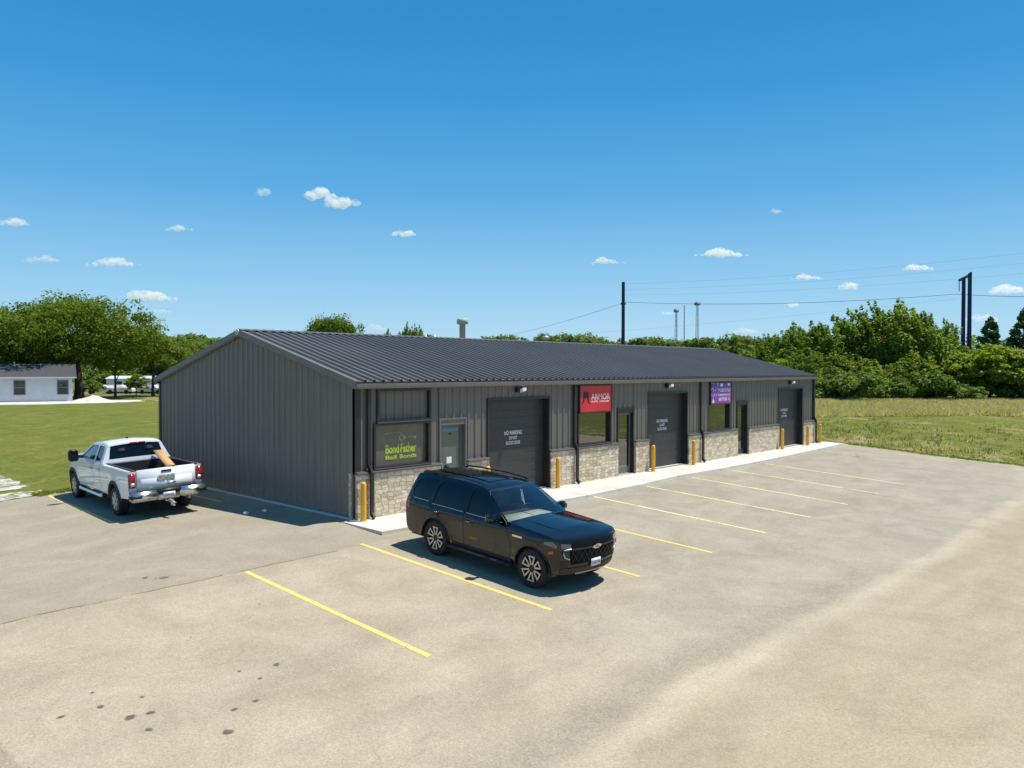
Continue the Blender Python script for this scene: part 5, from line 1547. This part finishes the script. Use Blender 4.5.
# --- right-hand wood
R_TREES = [  # u, depth, v_top, width m, kind, label
    (752, 150, 343, 9.0, 'e0', 'small leafy tree just clear of the far end of the metal roof'),
    (772, 135, 334, 8.0, 'e1', 'tall leafy tree second beyond the roof end, feathery top'),
    (797, 126, 321, 8.5, 'e2', 'tall leafy tree standing directly beyond the roof corner'),
    (824, 120, 316, 8.5, 'e3', 'tall upright tree behind the low shrubs past the last bollard'),
    (851, 117, 308, 9.0, 'e0', 'tall upright tree left of the tallest tree in the hedge'),
    (880, 116, 304, 9.0, 'e1', 'tall tree with twin feathery tips beside the tallest in the hedge'),
    (903, 114, 299, 9.5, 'e2', 'tallest dense upright tree in the overgrown hedge'),
    (927, 114, 303, 8.5, 'e3', 'tall dark tree between the tallest tree and the double pole'),
    (946, 116, 317, 7.0, 'e0', 'narrow tall tree just beside the double pole'),
    (990, 122, 312, 6.5, 'c0', 'dark pointed cedar standing just past the double pole'),
    (1027, 118, 302, 9.0, 'c1', 'dark cedar cut by the picture edge'),
    (1062, 116, 300, 9.0, 'e2', 'tall leafy tree outside the frame edge'),
    (962, 108, 345, 7.0, 'l0', 'yellow-green young tree in front of the double pole'),
    (990, 106, 336, 8.5, 'l1', 'bright yellow-green tree below the pointed cedar'),
    (1020, 104, 342, 8.0, 'l0', 'bright yellow-green tree at the picture edge'),
    (1052, 103, 330, 8.0, 'l1', 'bright green tree past the picture edge'),
    (836, 112, 348, 7.0, 'e2', 'shorter leafy tree in front of the upright trees past the last bollard'),
    (872, 109, 352, 7.5, 'e3', 'shorter dark tree below the twin feathery tips'),
    (916, 108, 350, 7.5, 'e1', 'shorter tree in front of the tallest tree in the hedge'),
    (782, 116, 352, 7.5, 'l1', 'lighter green tree peeking over the roof slope near its end'),
    (809, 110, 345, 7.0, 'e0', 'lighter leafy tree touching the roof corner'),
]
kinds = {'e0': elms[0], 'e1': elms[1], 'e2': elms[2], 'e3': elms[3], 'c0': cedar[0], 'c1': cedar[1], 'l0': lime[0], 'l1': lime[1]}
names = {'e': ('elm_tree', 'tree'), 'c': ('cedar_tree', 'cedar'), 'l': ('young_tree', 'tree')}
random.seed(21)
for u, d, v, w, k, lab in R_TREES:
    if u > 1045: lab = None
    loc, h = place(u, d, v + 4)
    nm, cat = names[k[0]]
    if lab is None: continue
    kinds[k].put(nm, lab, cat, loc, h, w * 1.08, facing(loc) + random.uniform(-.4, .4), 'trees of the overgrown hedge')
for (u, d, v, w, k) in ((1062, 116, 300, 9, 'e2'), (1052, 103, 330, 8, 'l1')):
    loc, h = place(u, d, v); nm, cat = names[k[0]]
    kinds[k].put(nm, 'tree whose few leaves reach in at the picture edge' if k == 'e2' else 'bright bushy tree mostly outside the picture edge', cat, loc, h, w, 1.0, 'trees of the overgrown hedge')
spots = []
for i in range(22):
    u = 812 + i * 11.2 + random.uniform(-3, 3)
    spots.append((u, 97 + random.uniform(0, 9) + 0.02 * (u - 812), random.choice((366, 372, 377, 384, 388)) + random.uniform(-3, 3), random.uniform(3.2, 6.6)))
for i, (u, d, v, w) in enumerate(spots):
    loc, h = place(u, d, v)
    (bush[i % 4] if i % 5 else lime[i % 2]).put('shrub', 'rounded green shrub in the thicket along the foot of the tall hedge trees', 'shrub', loc, h, w, random.uniform(0, 6), 'shrubs along the foot of the hedge')

# --- left-hand trees
def one(proto, name, label, cat, u, d, v, w, rz=0.0, group=None):
    loc, h = place(u, d, v)
    return proto.put(name, label, cat, loc, h, w, rz, group)
one(oak, 'oak_tree', 'huge spreading oak with a thick dark trunk behind the white house', 'oak', 79, 108, 291, 22, 0.6, None)
one(oak, 'oak_tree', 'broad oak crown over the white house roof at the picture edge', 'oak', 9, 105.5, 303, 20, 2.3, None)
one(oak2, 'oak_tree', 'mid-height oak between the huge oak and the metal gable', 'oak', 153, 117, 327, 10.5, .4)
one(oak2, 'oak_tree', 'oak on a slim straight trunk beside the white trailer', 'oak', 115, 112, 338, 8, 1.9)
one(oak2, 'oak_tree', 'low dark tree in the shade beneath the huge oak', 'oak', 50, 134, 345, 14, 3.0)
loc, h = place(90, 121, 380); bush[0].put('shrub', 'sunlit light green shrub between the oak trunk and the parked cars', 'shrub', loc, h, 4.0)
for u, d, v, w, lab in ((98, 150, 368, 9, 'shaded thicket between the huge oak trunk and the slim oak'), (126, 152, 370, 9, 'shaded thicket behind the middle of the white trailer'), (150, 149, 367, 9, 'shaded thicket behind the trailer end at the gable')):
    loc, h = place(u, d, v); bush[u % 4].put('shrub', lab, 'shrub', loc, h, w, u * .3)
loc, h = place(136, 121, 373); lime[1].put('young_tree', 'small young tree in front of the white trailer', 'tree', loc, h, 3.6)
for u, d, v, w, lab in ((188, 170, 339, 17, 'pale green tree past the oaks, next to the gable slope'), (215, 185, 337, 18, 'flat-topped pale tree over the middle of the gable slope'), (240, 190, 341, 14, 'low tree top meeting the roof peak'), (170, 150, 345, 12, 'dark low tree filling the gap beside the mid-height oak')):
    one(oak2, 'tree', lab, 'tree', u, d, v, w, u * .7)
one(oak2, 'tree', 'round tree top rising alone above the roof ridge', 'tree', 333, 150, 311, 12.5, 1.2)
for u, v, lab in ((388, 331, 'small tree top just over the ridge between round tree and pale vent pipe'), (405, 328, 'ragged tree top over the ridge, middle of three'), (421, 330, 'small tree top over the ridge nearest the pale vent pipe')):
    one(elms[u % 4], 'tree', lab, 'tree', u, 180, v, 7.5, u * .3)
one(oak2, 'tree', 'dark round tree top standing over the ridge by the small galvanised vent', 'tree', 545, 230, 331, 8, 2.0)
# distant wood along the horizon: one mass
rng = np.random.default_rng(99)
C, Rr, K = [], [], []
for u in np.arange(-60, 1100, 2.6):
    d = 280 + 60 * rng.random()
    vt = 338 + 1.6 * math.sin(u * .031) + 1.8 * math.sin(u * .083 + 1) + 1.5 * rng.normal()
    p = sight(float(u), 369.5, d); hh = 4 + (369.5 - vt) / FPX * d
    for z in np.linspace(2.0, hh - 1.8, 6):
        C.append((p.x + rng.normal() * 2, p.y + rng.normal() * 2, z)); Rr.append(np.array([2.2, 2.2, 1.9]) * (.7 + .5 * rng.random())); K.append(110 if 150 < u < 820 else 22)
for a in np.arange(0, 360, 2.0):      # the same wood goes on round the whole horizon
    d = math.radians(a); vx, vy = math.sin(d), math.cos(d)
    if vx * FW.x + vy * FW.y > 0.70: continue
    for z in (2.5, 6, 9.5):
        C.append((CAM.x + vx * 300, CAM.y + vy * 300, z)); Rr.append(np.array([7, 7, 3.5])); K.append(45)
me = leaf_mesh('distant_wood', C, Rr, K, .8, rng)
tag(link('distant_wood', me, M['far_leaf']), 'distant green wood along the horizon behind the building', 'wood', None, 'stuff')


# --- grasses
def blades(name, pts, h, w, rng, m, lean=.35):
    k = len(pts)
    P = np.array(pts, float)
    a = rng.random(k) * 2 * PI
    d = np.stack([np.cos(a), np.sin(a), np.zeros(k)], 1) * (w * (.6 + .8 * rng.random(k)))[:, None] * .5
    hh = h * (.5 + .8 * rng.random(k))
    tip = P + np.stack([rng.normal(size=k) * lean * hh, rng.normal(size=k) * lean * hh, hh], 1)
    V = np.stack([P - d, P + d, tip], 1).reshape(-1, 3)
    me = bpy.data.meshes.new(name)
    me.from_pydata(V.tolist(), [], np.arange(3 * k).reshape(-1, 3).tolist()); me.update()
    return link(name, me, m)
M['tall_grass'] = leaf_mat('tall_seeding_grass', [(0.20, 0.23, 0.07), (0.32, 0.31, 0.14), (0.46, 0.40, 0.24), (0.58, 0.49, 0.34)], .5)
M['short_grass'] = leaf_mat('short_grass_blades', [(0.13, 0.175, 0.02), (0.19, 0.23, 0.03), (0.26, 0.28, 0.05), (0.33, 0.31, 0.09)], .5)
pts = []
while len(pts) < 75000:
    u = rng.uniform(790, 1075); d = 104 - 36 * rng.random() ** 1.35
    p = sight(u, 369.5, d + 0.02 * (u - 900))
    if p.x < 36: continue
    if rng.random() < .75 * (math.sin(u * .09 + d * .5) + math.sin(u * .21 - d * .3) > .7): continue
    pts.append((p.x, p.y, ground_z(p.x, p.y) - .05))
tag(blades('tall_grass', pts, .46, .085, rng, M['tall_grass'], .8), 'strip of tall seeding grass along the hedge foot', 'grass', None, 'stuff')
pts = []
while len(pts) < 16000:
    if rng.random() < 1.1:
        x = 31.9 + 32 * rng.random() ** 1.5; y = rng.uniform(-16, 14)
        if x < 32.1 and y > -1.3: continue
    else:
        x = rng.uniform(-16, 0.0); y = 12.2 + 45 * rng.random() ** 1.6
        if y < 12.2 + max(0, (-x - 4) * -.1): continue
        if -14 < x < -3.9 and y < 19 and rng.random() < .8: continue
    pts.append((x, y, ground_z(x, y) - .04))
tag(blades('grass_tufts', pts, .045, .10, rng, M['short_grass'], 1.2), 'short grass blades of the mown verge', 'grass', None, 'stuff')
pts = []
for line, k in ((edge_r, 2600), (edge_b[:14], 1800)):      # ragged fringe growing over the pavement edge
    for _ in range(k):
        i = rng.integers(0, len(line) - 1); t = rng.random()
        x = line[i][0] * (1 - t) + line[i + 1][0] * t; y = line[i][1] * (1 - t) + line[i + 1][1] * t
        sgn = 1 if line is edge_r else 0
        q = rng.normal() * .16 + .10
        x += q * sgn; y += q * (1 - sgn)
        pts.append((x, y, ground_z(x, y) - .01))
tag(blades('grass_fringe', pts, .075, .09, rng, M['short_grass'], .9), 'ragged grass fringe along the pavement edges', 'grass', None, 'stuff')
pts = []
for _ in range(300):       # weedy clumps at the pavement edge and in the far verge
    x = 32.2 + abs(rng.normal()) * 10; y = rng.uniform(-14, 8)
    for _ in range(14): pts.append((x + rng.normal() * .25, y + rng.normal() * .25, ground_z(x, y) - .04))
tag(blades('weed_clumps', pts, .20, .10, rng, M['tall_grass']), 'scattered weed clumps in the far verge', 'weeds', None, 'stuff')

# =====================================================================================================
#  FAR BUILDINGS, PILE, CARS
# =====================================================================================================
hx = Vector((.956, -.292, 0)); hy = Vector((.383, .924, 0))
H = thing('house', 'low white house with a dark shingle roof under the oaks', 'house', (22.65, 89.9, 0), math.atan2(hx.y, hx.x))
b = MB(); b.box(-14, 0, 0, 7, -.2, 2.95); b.add([(0, 0, 2.95), (0, 7, 2.95), (0, 3.5, 4.35)], [(0, 1, 2)]); b.add([(-14, 0, 2.95), (-14, 7, 2.95), (-14, 3.5, 4.35)], [(0, 2, 1)]); b.build('wall', M['white_siding'], H)
b = MB()
for sg in (0, 1):
    y0, y1 = (-.45, 3.5) if sg == 0 else (7.45, 3.5)
    b.add([(-14.4, y0, 2.86), (.45, y0, 2.86), (.45, y1, 4.48), (-14.4, y1, 4.48), (-14.4, y0, 3.0), (.45, y0, 3.0), (.45, y1, 4.62), (-14.4, y1, 4.62)], [(0, 3, 2, 1), (4, 5, 6, 7), (0, 1, 5, 4), (1, 2, 6, 5), (2, 3, 7, 6), (3, 0, 4, 7)])
rf = b.build('roof', M['shingle'], H)
b = MB(); b.lathe([(.08, 3.5), (.08, 4.9), (0, 4.9)], 8, 'Z', (-6.2, 2.8, 0)); b.lathe([(.06, 3.5), (.06, 4.7), (0, 4.7)], 8, 'Z', (-3.4, 3.0, 0)); b.build('vent_pipe', M['white_siding'], rf)
b = MB(); b.box(-14.4, .45, -.48, -.452, 2.84, 3.02); b.build('fascia', M['white_siding'], rf)
for x in (-1.05, -5.6, -10.4):
    w = thing('window', None, None); w.parent = H
    f = MB(); frame_rect(f, x - .62, x + .62, .82, 2.62, .08, -.05, .03); f.box(x - .54, x + .54, -.045, .02, 1.69, 1.75); f.build('frame', M['tower'], w)
    p = MB(); p.box(x - .54, x + .54, -.02, -.004, .9, 2.54); p.build('pane', M['house_glass'], w)
b = MB(); b.box(-8.35, -8.15, -.08, -.002, 1.55, 1.75); b.build('meter_box', M['tower'], H)
# white trailer home
T = thing('trailer_home', 'long white trailer home partly hidden by a young tree', 'trailer', sight(133, 369.5, 132) * 1.0, 0)
T.location.z = 0; T.rotation_euler = (0, 0, -YAW - .05)
b = MB(); b.box(-4.6, 4.6, 0, 3.4, .35, 2.4); b.build('wall', M['shed_metal'], T)
b = MB(); b.add([(-4.8, -.2, 2.38), (4.8, -.2, 2.38), (4.8, 1.7, 2.85), (-4.8, 1.7, 2.85), (4.8, 3.6, 2.38), (-4.8, 3.6, 2.38)], [(0, 1, 2, 3), (3, 2, 4, 5)]); b.build('roof', M['white_siding'], T)
b = MB(); b.box(-4.5, 4.5, .1, 3.3, 0, .36); b.build('skirt', M['cladding'], T)
for x in (-2.4, 3.6):
    p = MB(); p.box(x - .45, x + .45, -.03, -.004, 1.1, 1.95); p.build('window', M['house_glass'], T)
p = MB(); p.box(-.5, .4, -.03, -.004, .4, 2.2); p.build('door', M['tower'], T)


def far_car(label, u, d, rz, L_=4.6):
    p = sight(u, 369.5, d)
    o = thing('parked_car', label, 'car', (p.x, p.y, 0), rz, 'cars parked under the oaks')
    prof = [(-L_ / 2, .35), (-L_ / 2, .85), (-L_ * .40, 1.0), (-L_ * .30, 1.42), (L_ * .12, 1.45), (L_ * .26, 1.0), (L_ * .46, .88), (L_ / 2, .7), (L_ / 2, .35)]
    b = MB()
    for s in (-1, 1): b.add([(x, s * (.88 if z < 1.1 else .68), z) for x, z in prof], [tuple(range(len(prof)))])
    for (xa, za), (xb, zb) in zip(prof, prof[1:] + prof[:1]):
        wa, wb = (.88 if za < 1.1 else .68), (.88 if zb < 1.1 else .68)
        b.quad((xa, -wa, za), (xb, -wb, zb), (xb, wb, zb), (xa, wa, za))
    b.build('body', M['far_paint'], o)
    for s in (-1, 1):
        g_ = MB(); g_.add([(-L_ * .36, s * .83, 1.03), (-L_ * .29, s * .705, 1.36), (L_ * .11, s * .705, 1.39), (L_ * .22, s * .83, 1.03)], [(0, 1, 2, 3)]); g_.build('window', M['tint'], o, fix=False)
        for x in (-L_ * .30, L_ * .31):
            w = MB(); w.lathe([(0, s * .74), (.33, s * .74), (.33, s * .93), (.2, s * .94), (0, s * .92)], 18, 'Y', (x, 0, .33), False); w.build('wheel', M['tyre'], o)
    return o
far_car('white car parked by the gravel heap under the oaks', 101, 127, -YAW + .3)
far_car('white car parked before the trailer, beside the slim oak trunk', 119, 128, -YAW + .1)
far_car('white vehicle at the trailer end beside the metal gable', 153, 128, -YAW - .2)
# gravel heap
bm = bmesh.new(); bmesh.ops.create_grid(bm, x_segments=26, y_segments=26, size=2.6)
for v in bm.verts:
    r = math.hypot(v.co.x, v.co.y * 1.2) / 2.6
    v.co.z = max(0, 1 - r) ** 1.15 * 1.15 * (1 + .12 * math.sin(v.co.x * 3.1) * math.cos(v.co.y * 2.7)) + random.uniform(-.03, .03) * (r < 1) - .06
me = bpy.data.meshes.new('gravel_pile'); bm.to_mesh(me); bm.free()
o = link('gravel_pile', me, M['gravel']); p = sight(92, 369.5, 95.5); o.location = (p.x, p.y, 0); o.scale = (1.15, 1.15, .78)
tag(o, 'pale heap of crushed gravel beside the white house', 'gravel heap')

# =====================================================================================================
#  POLES, WIRES, TOWERS
# =====================================================================================================
p = sight(623, 369.5, 150); gz = 0
U_ = thing('utility_pole', 'single dark utility pole rising behind the metal roof', 'utility pole', (p.x, p.y, 0), -YAW)
hp = 4 + (369.5 - 282) / FPX * 150
b = MB(); b.tube([(0, 0, -.5), (0, 0, hp)], [.36, .30], 12); b.build('pole', M['pole_steel'], U_)
b = MB(); b.box(-.5, .5, -.06, .06, hp - 4.3, hp - 4.15)
for x in (-.4, .4): b.lathe([(0, hp - 4.15), (.07, hp - 4.12), (.09, hp - 4.0), (.05, hp - 3.9), (0, hp - 3.88)], 8, 'Z', (x, 0, 0))
b.build('wire_bracket', M['pole_steel'], U_)
pa, pb = sight(962.7, 369.5, 122), sight(968.8, 369.5, 117)
Hf = thing('transmission_pole', 'pair of dark blue poles joined by a cross-arm above the hedge', 'power pole', (0, 0, 0))
za = 4 + (369.5 - 277.5) / FPX * 122; zb = 4 + (369.5 - 273) / FPX * 117
for q, z in ((pa, za), (pb, zb)):
    b = MB(); b.tube([(q.x, q.y, -.5), (q.x, q.y, z)], [.34, .27], 12); b.build('pole', M['pole_blue'], Hf)
d = (pb - pa).normalized(); zz = za - .55
e0 = pa - d * 4.2; e1 = pb + d * .8
b = MB(); b.bar((e0.x, e0.y, sight(956.5, 281, 126.5).z), (pb.x, pb.y, zb - .25), .30, .34); b.bar((pb.x, pb.y, zb - .2), (e1.x, e1.y, zb - .05), .3, .34); b.build('cross_arm', M['pole_blue'], Hf)
b = MB(); zi = sight(956.5, 281, 126.5).z
b.tube([(e0.x, e0.y, zi), (e0.x, e0.y, zi - 1.75)], .05, 6)
for k in range(7): b.lathe([(0, zi - .35 - k * .2), (.14, zi - .38 - k * .2), (0, zi - .42 - k * .2)], 8, 'Z', (e0.x, e0.y, 0), False)
b.build('insulator', M['wire'], Hf)
wire_n = [0]
def wire(label, pts, sag, r):
    b = MB(); P = []
    for (A, B_) in zip(pts[:-1], pts[1:]):
        A, B_ = Vector(A), Vector(B_)
        for k in range(16):
            t = k / 16; q = A.lerp(B_, t); q.z -= sag * 4 * t * (1 - t); P.append(tuple(q))
    P.append(tuple(pts[-1]))
    b.tube(P, r, 5, False)
    tag(b.build('power_line', M['wire'], None, fix=False), label, 'power line', 'overhead lines')
top = lambda u, v, d: sight(u, v, d)
wire('thick cable from the dark pole to the double pole and beyond the picture', [top(623, 302, 150), top(957, 294, 126.5), top(1200, 284, 100)], .9, .036)
wire('thick cable descending from the dark pole toward the pale vent pipe', [top(623, 303, 150), top(470, 343, 230)], .8, .03)
wire('uppermost faint cable over the double pole', [top(623, 284, 150), top(1100, 244, 105)], .9, .009)
wire('second faint cable just over the double pole', [top(623, 289.5, 150), top(1100, 255, 105)], .9, .008)
wire('third faint cable crossing behind the double pole tops', [top(623, 295, 150), top(1100, 266, 105)], .9, .008)
wire('lowest faint cable passing under the lattice mast tops', [top(440, 340, 260), top(957, 299, 126.5)], 1.2, .009)


def mast(label, u, v_top, d, w, beacon):
    p = sight(u, 369.5, d); h = 4 + (369.5 - v_top) / FPX * d
    o = thing('radio_mast', label, 'mast', (p.x, p.y, 0), 0.4, 'radio masts on the horizon')
    b = MB(); n = 14
    leg = [[(w * (1 - .55 * k / n) * .577 * math.cos(a), w * (1 - .55 * k / n) * .577 * math.sin(a), h * k / n) for k in range(n + 1)] for a in (0, 2.094, 4.189)]
    for l in leg: b.tube(l, .16 if w > 1.5 else .12, 5, False)
    for k in range(n):
        for i in range(3): b.bar(leg[i][k], leg[(i + 1) % 3][k + 1], .12); b.bar(leg[i][k + 1], leg[(i + 1) % 3][k + 1], .1)
    b.build('lattice', M['tower'], o)
    if beacon:
        b = MB(); b.lathe([(w * .8, h - 2.4), (w * .8, h - .4), (w * .5, h - .2), (.1, h)], 10); b.build('antenna', M['tower'], o)
mast('shorter lattice mast with antenna cluster, first past the dark pole', 676, 309, 620, 2.6, True)
mast('thin bare lattice mast standing between the two thicker masts', 684, 305, 680, .9, False)
mast('tallest lattice mast with antenna cluster on the horizon', 697, 302, 640, 3.2, True)

# =====================================================================================================
#  CLOUDS
# =====================================================================================================
def cloud_mat():
    m = bpy.data.materials.new('cloud_vapour'); m.use_nodes = True
    nt = m.node_tree; nt.nodes.clear()
    out = N(nt, 'ShaderNodeOutputMaterial'); v = N(nt, 'ShaderNodeVolumePrincipled')
    oi = N(nt, 'ShaderNodeObjectInfo'); sp = N(nt, 'ShaderNodeSeparateColor'); L(nt, oi.outputs['Color'], sp.inputs[0])
    v.inputs['Color'].default_value = (1, 1, 1, 1); v.inputs['Anisotropy'].default_value = 0.2
    po = N(nt, 'ShaderNodeTexCoord').outputs['Object']
    e = smooth(nt, noise(nt, po, 2.6, 5, 0.66), 0.38, 0.68)
    L(nt, math_(nt, 'MULTIPLY', sp.outputs[0], e), v.inputs['Density']); L(nt, v.outputs[0], out.inputs['Volume'])
    return m
M['cloud'] = cloud_mat()
CL = [(317, 194, 30, 12, 1.1, 'first lobe of the brightest cloud, high over the gable'), (341, 201, 42, 17, 1.3, 'brightest puffy cloud high over the roof'), (264, 191, 17, 11, .45, 'faint small round cloud beside the brightest cloud'),
      (177, 228, 28, 7, .6, 'thin flat cloud between oak and brightest cloud'), (404, 233, 27, 8, .9, 'small bright cloud over the ridge, lower than the brightest cloud'), (12, 222, 32, 9, .8, 'small cloud cut by the picture edge over the oaks'),
      (42, 259, 44, 7, .45, 'faint flat cloud low over the oak crowns'), (110, 262, 54, 10, .85, 'flat bright cloud above the huge oak'), (148, 296, 56, 13, 1.0, 'low bright cloud just beside the huge oak top'),
      (722, 253, 56, 9, 1.2, 'long bright cloud above the radio masts'), (606, 261, 36, 8, .7, 'ragged small cloud above the single dark pole'), (776, 211, 15, 4, .35, 'tiny faint wisp, highest over the hedge'),
      (807, 277, 32, 6, .9, 'thin bright cloud above the roof end'), (848, 286, 22, 9, 1.1, 'small round bright cloud over the hedge'), (918, 267, 34, 8, 1.2, 'small flat bright cloud above the tall hedge trees'),
      (1008, 290, 46, 10, .8, 'cloud behind the cable at the picture edge'), (668, 313, 18, 5, .5, 'tiny cloud at the height of the shorter mast'), (793, 305, 11, 6, .9, 'tiny round cloud low over the roof end'),
      (376, 328, 30, 8, .5, 'hazy low cloud beside the round tree top'), (745, 331, 44, 6, .35, 'hazy low streak of cloud near the masts'), (980, 318, 44, 9, .5, 'low pale cloud behind the pointed cedar'), (160, 311, 24, 5, .35, 'faint strip of cloud under the low bright cloud')]
for i, (u, v, w, h, dn, lab) in enumerate(CL):
    D = 3000 + 1400 * lerp_clamp(200, 320, v)
    W, Hh = w / FPX * D, h / FPX * D
    asp = W / Hh
    rr = random.Random(100 + i)
    bm = bmesh.new()
    n = max(7, int(asp * 3.0))
    for k in range(n):
        t = (k + .5) / n * 2 - 1 + rr.uniform(-.12, .12)
        env = max(.25, (1 - abs(t) ** 1.6)) * rr.uniform(.5, 1.0)
        r = .5 * env
        m4 = Matrix.Translation((t * asp / 2 * .95, rr.uniform(-.4, .4) * min(asp, 3) * .3, -.36 + r * rr.uniform(.6, 1.2))) @ Matrix.Diagonal((rr.uniform(1.2, 2.2), 1.5, 1, 1))
        bmesh.ops.create_icosphere(bm, subdivisions=3, radius=r, matrix=m4)
    me = bpy.data.meshes.new('cloud'); bm.to_mesh(me); bm.free()
    tmp = bpy.data.objects.new('cloud', me); COL.objects.link(tmp)
    md = tmp.modifiers.new('r', 'REMESH'); md.mode = 'VOXEL'; md.voxel_size = 0.06
    tx = bpy.data.textures.new('cloud_noise', 'CLOUDS'); tx.noise_scale = .5; tx.noise_depth = 5
    dm = tmp.modifiers.new('d', 'DISPLACE'); dm.texture = tx; dm.strength = .6; dm.mid_level = .5; dm.texture_coords = 'LOCAL'
    bpy.context.view_layer.update()
    me2 = bpy.data.meshes.new_from_object(tmp.evaluated_get(bpy.context.evaluated_depsgraph_get()))
    bpy.data.objects.remove(tmp); bpy.data.textures.remove(tx)
    o = link('cloud', me2, M['cloud'])
    o.location = sight(u, v, D); o.rotation_euler = (0, 0, -YAW); o.scale = (Hh, Hh, Hh)
    o.color = (dn * 3.6 / Hh, 0, 0, 1)
    tag(o, lab, 'cloud', 'clouds in the clear sky')

# =====================================================================================================
#  LIGHT, SKY, CAMERA
# =====================================================================================================
SUN_DIR = Vector((1.12, -0.74, 3.64)).normalized()
elev = math.asin(SUN_DIR.z); rot = math.atan2(SUN_DIR.x, SUN_DIR.y)
sl = bpy.data.lights.new('sun', 'SUN'); sl.energy = 5.0; sl.angle = math.radians(0.53); sl.color = (1.0, 0.95, 0.86)
so = bpy.data.objects.new('sun', sl); COL.objects.link(so); so.rotation_euler = (-SUN_DIR).to_track_quat('-Z', 'Y').to_euler(); so.location = (0, 0, 60)

wd = bpy.data.worlds.new('World'); SC.world = wd; wd.use_nodes = True
nt = wd.node_tree
sky = nt.nodes.new('ShaderNodeTexSky'); sky.sky_type = 'NISHITA'; sky.sun_disc = False
sky.sun_elevation = elev; sky.sun_rotation = rot; sky.air_density = 1.0; sky.dust_density = 0.3; sky.ozone_density = 2.5; sky.altitude = 0
bg = nt.nodes['Background']; bg.inputs['Strength'].default_value = 0.1
# the day's clear deep-blue air: the physical sky graded by elevation
tc = N(nt, 'ShaderNodeTexCoord'); sz = N(nt, 'ShaderNodeSeparateXYZ'); L(nt, tc.outputs['Generated'], sz.inputs[0])
grade = ramp(nt, sz.outputs[2], [(0.0, (.43, .64, .78)), (0.05, (.35, .595, .78)), (0.09, (.27, .54, .765)), (0.21, (.092, .365, .68)), (0.325, (.034, .27, .60)), (0.43, (.018, .22, .53)), (0.7, (.05, .21, .47)), (1.0, (.08, .19, .38))])
g10 = mix(nt, 1.0, grade, (10.0, 10.0, 10.0), 'MULTIPLY')
L(nt, mix(nt, 0.92, sky.outputs[0], g10), bg.inputs['Color'])

cd = bpy.data.cameras.new('camera'); co = bpy.data.objects.new('camera', cd); COL.objects.link(co)
cd.sensor_width = 36; cd.lens = FPX / 1024 * 36; cd.clip_end = 12000; cd.clip_start = 0.1
m3 = Matrix((RT, UP, -FW)).transposed()
co.matrix_world = Matrix.Translation(CAM) @ m3.to_4x4()
SC.camera = co
SC.view_settings.view_transform = 'Standard'; SC.view_settings.look = 'None'; SC.view_settings.exposure = 0.22; SC.view_settings.gamma = 1.0
SC.view_settings.use_curve_mapping = False
cy = SC.cycles
cy.use_denoising = True
cy.max_bounces = 10; cy.diffuse_bounces = 4; cy.glossy_bounces = 4; cy.transmission_bounces = 6; cy.transparent_max_bounces = 12; cy.volume_bounces = 8
cy.caustics_reflective = False; cy.caustics_refractive = False
cy.sample_clamp_indirect = 6.0
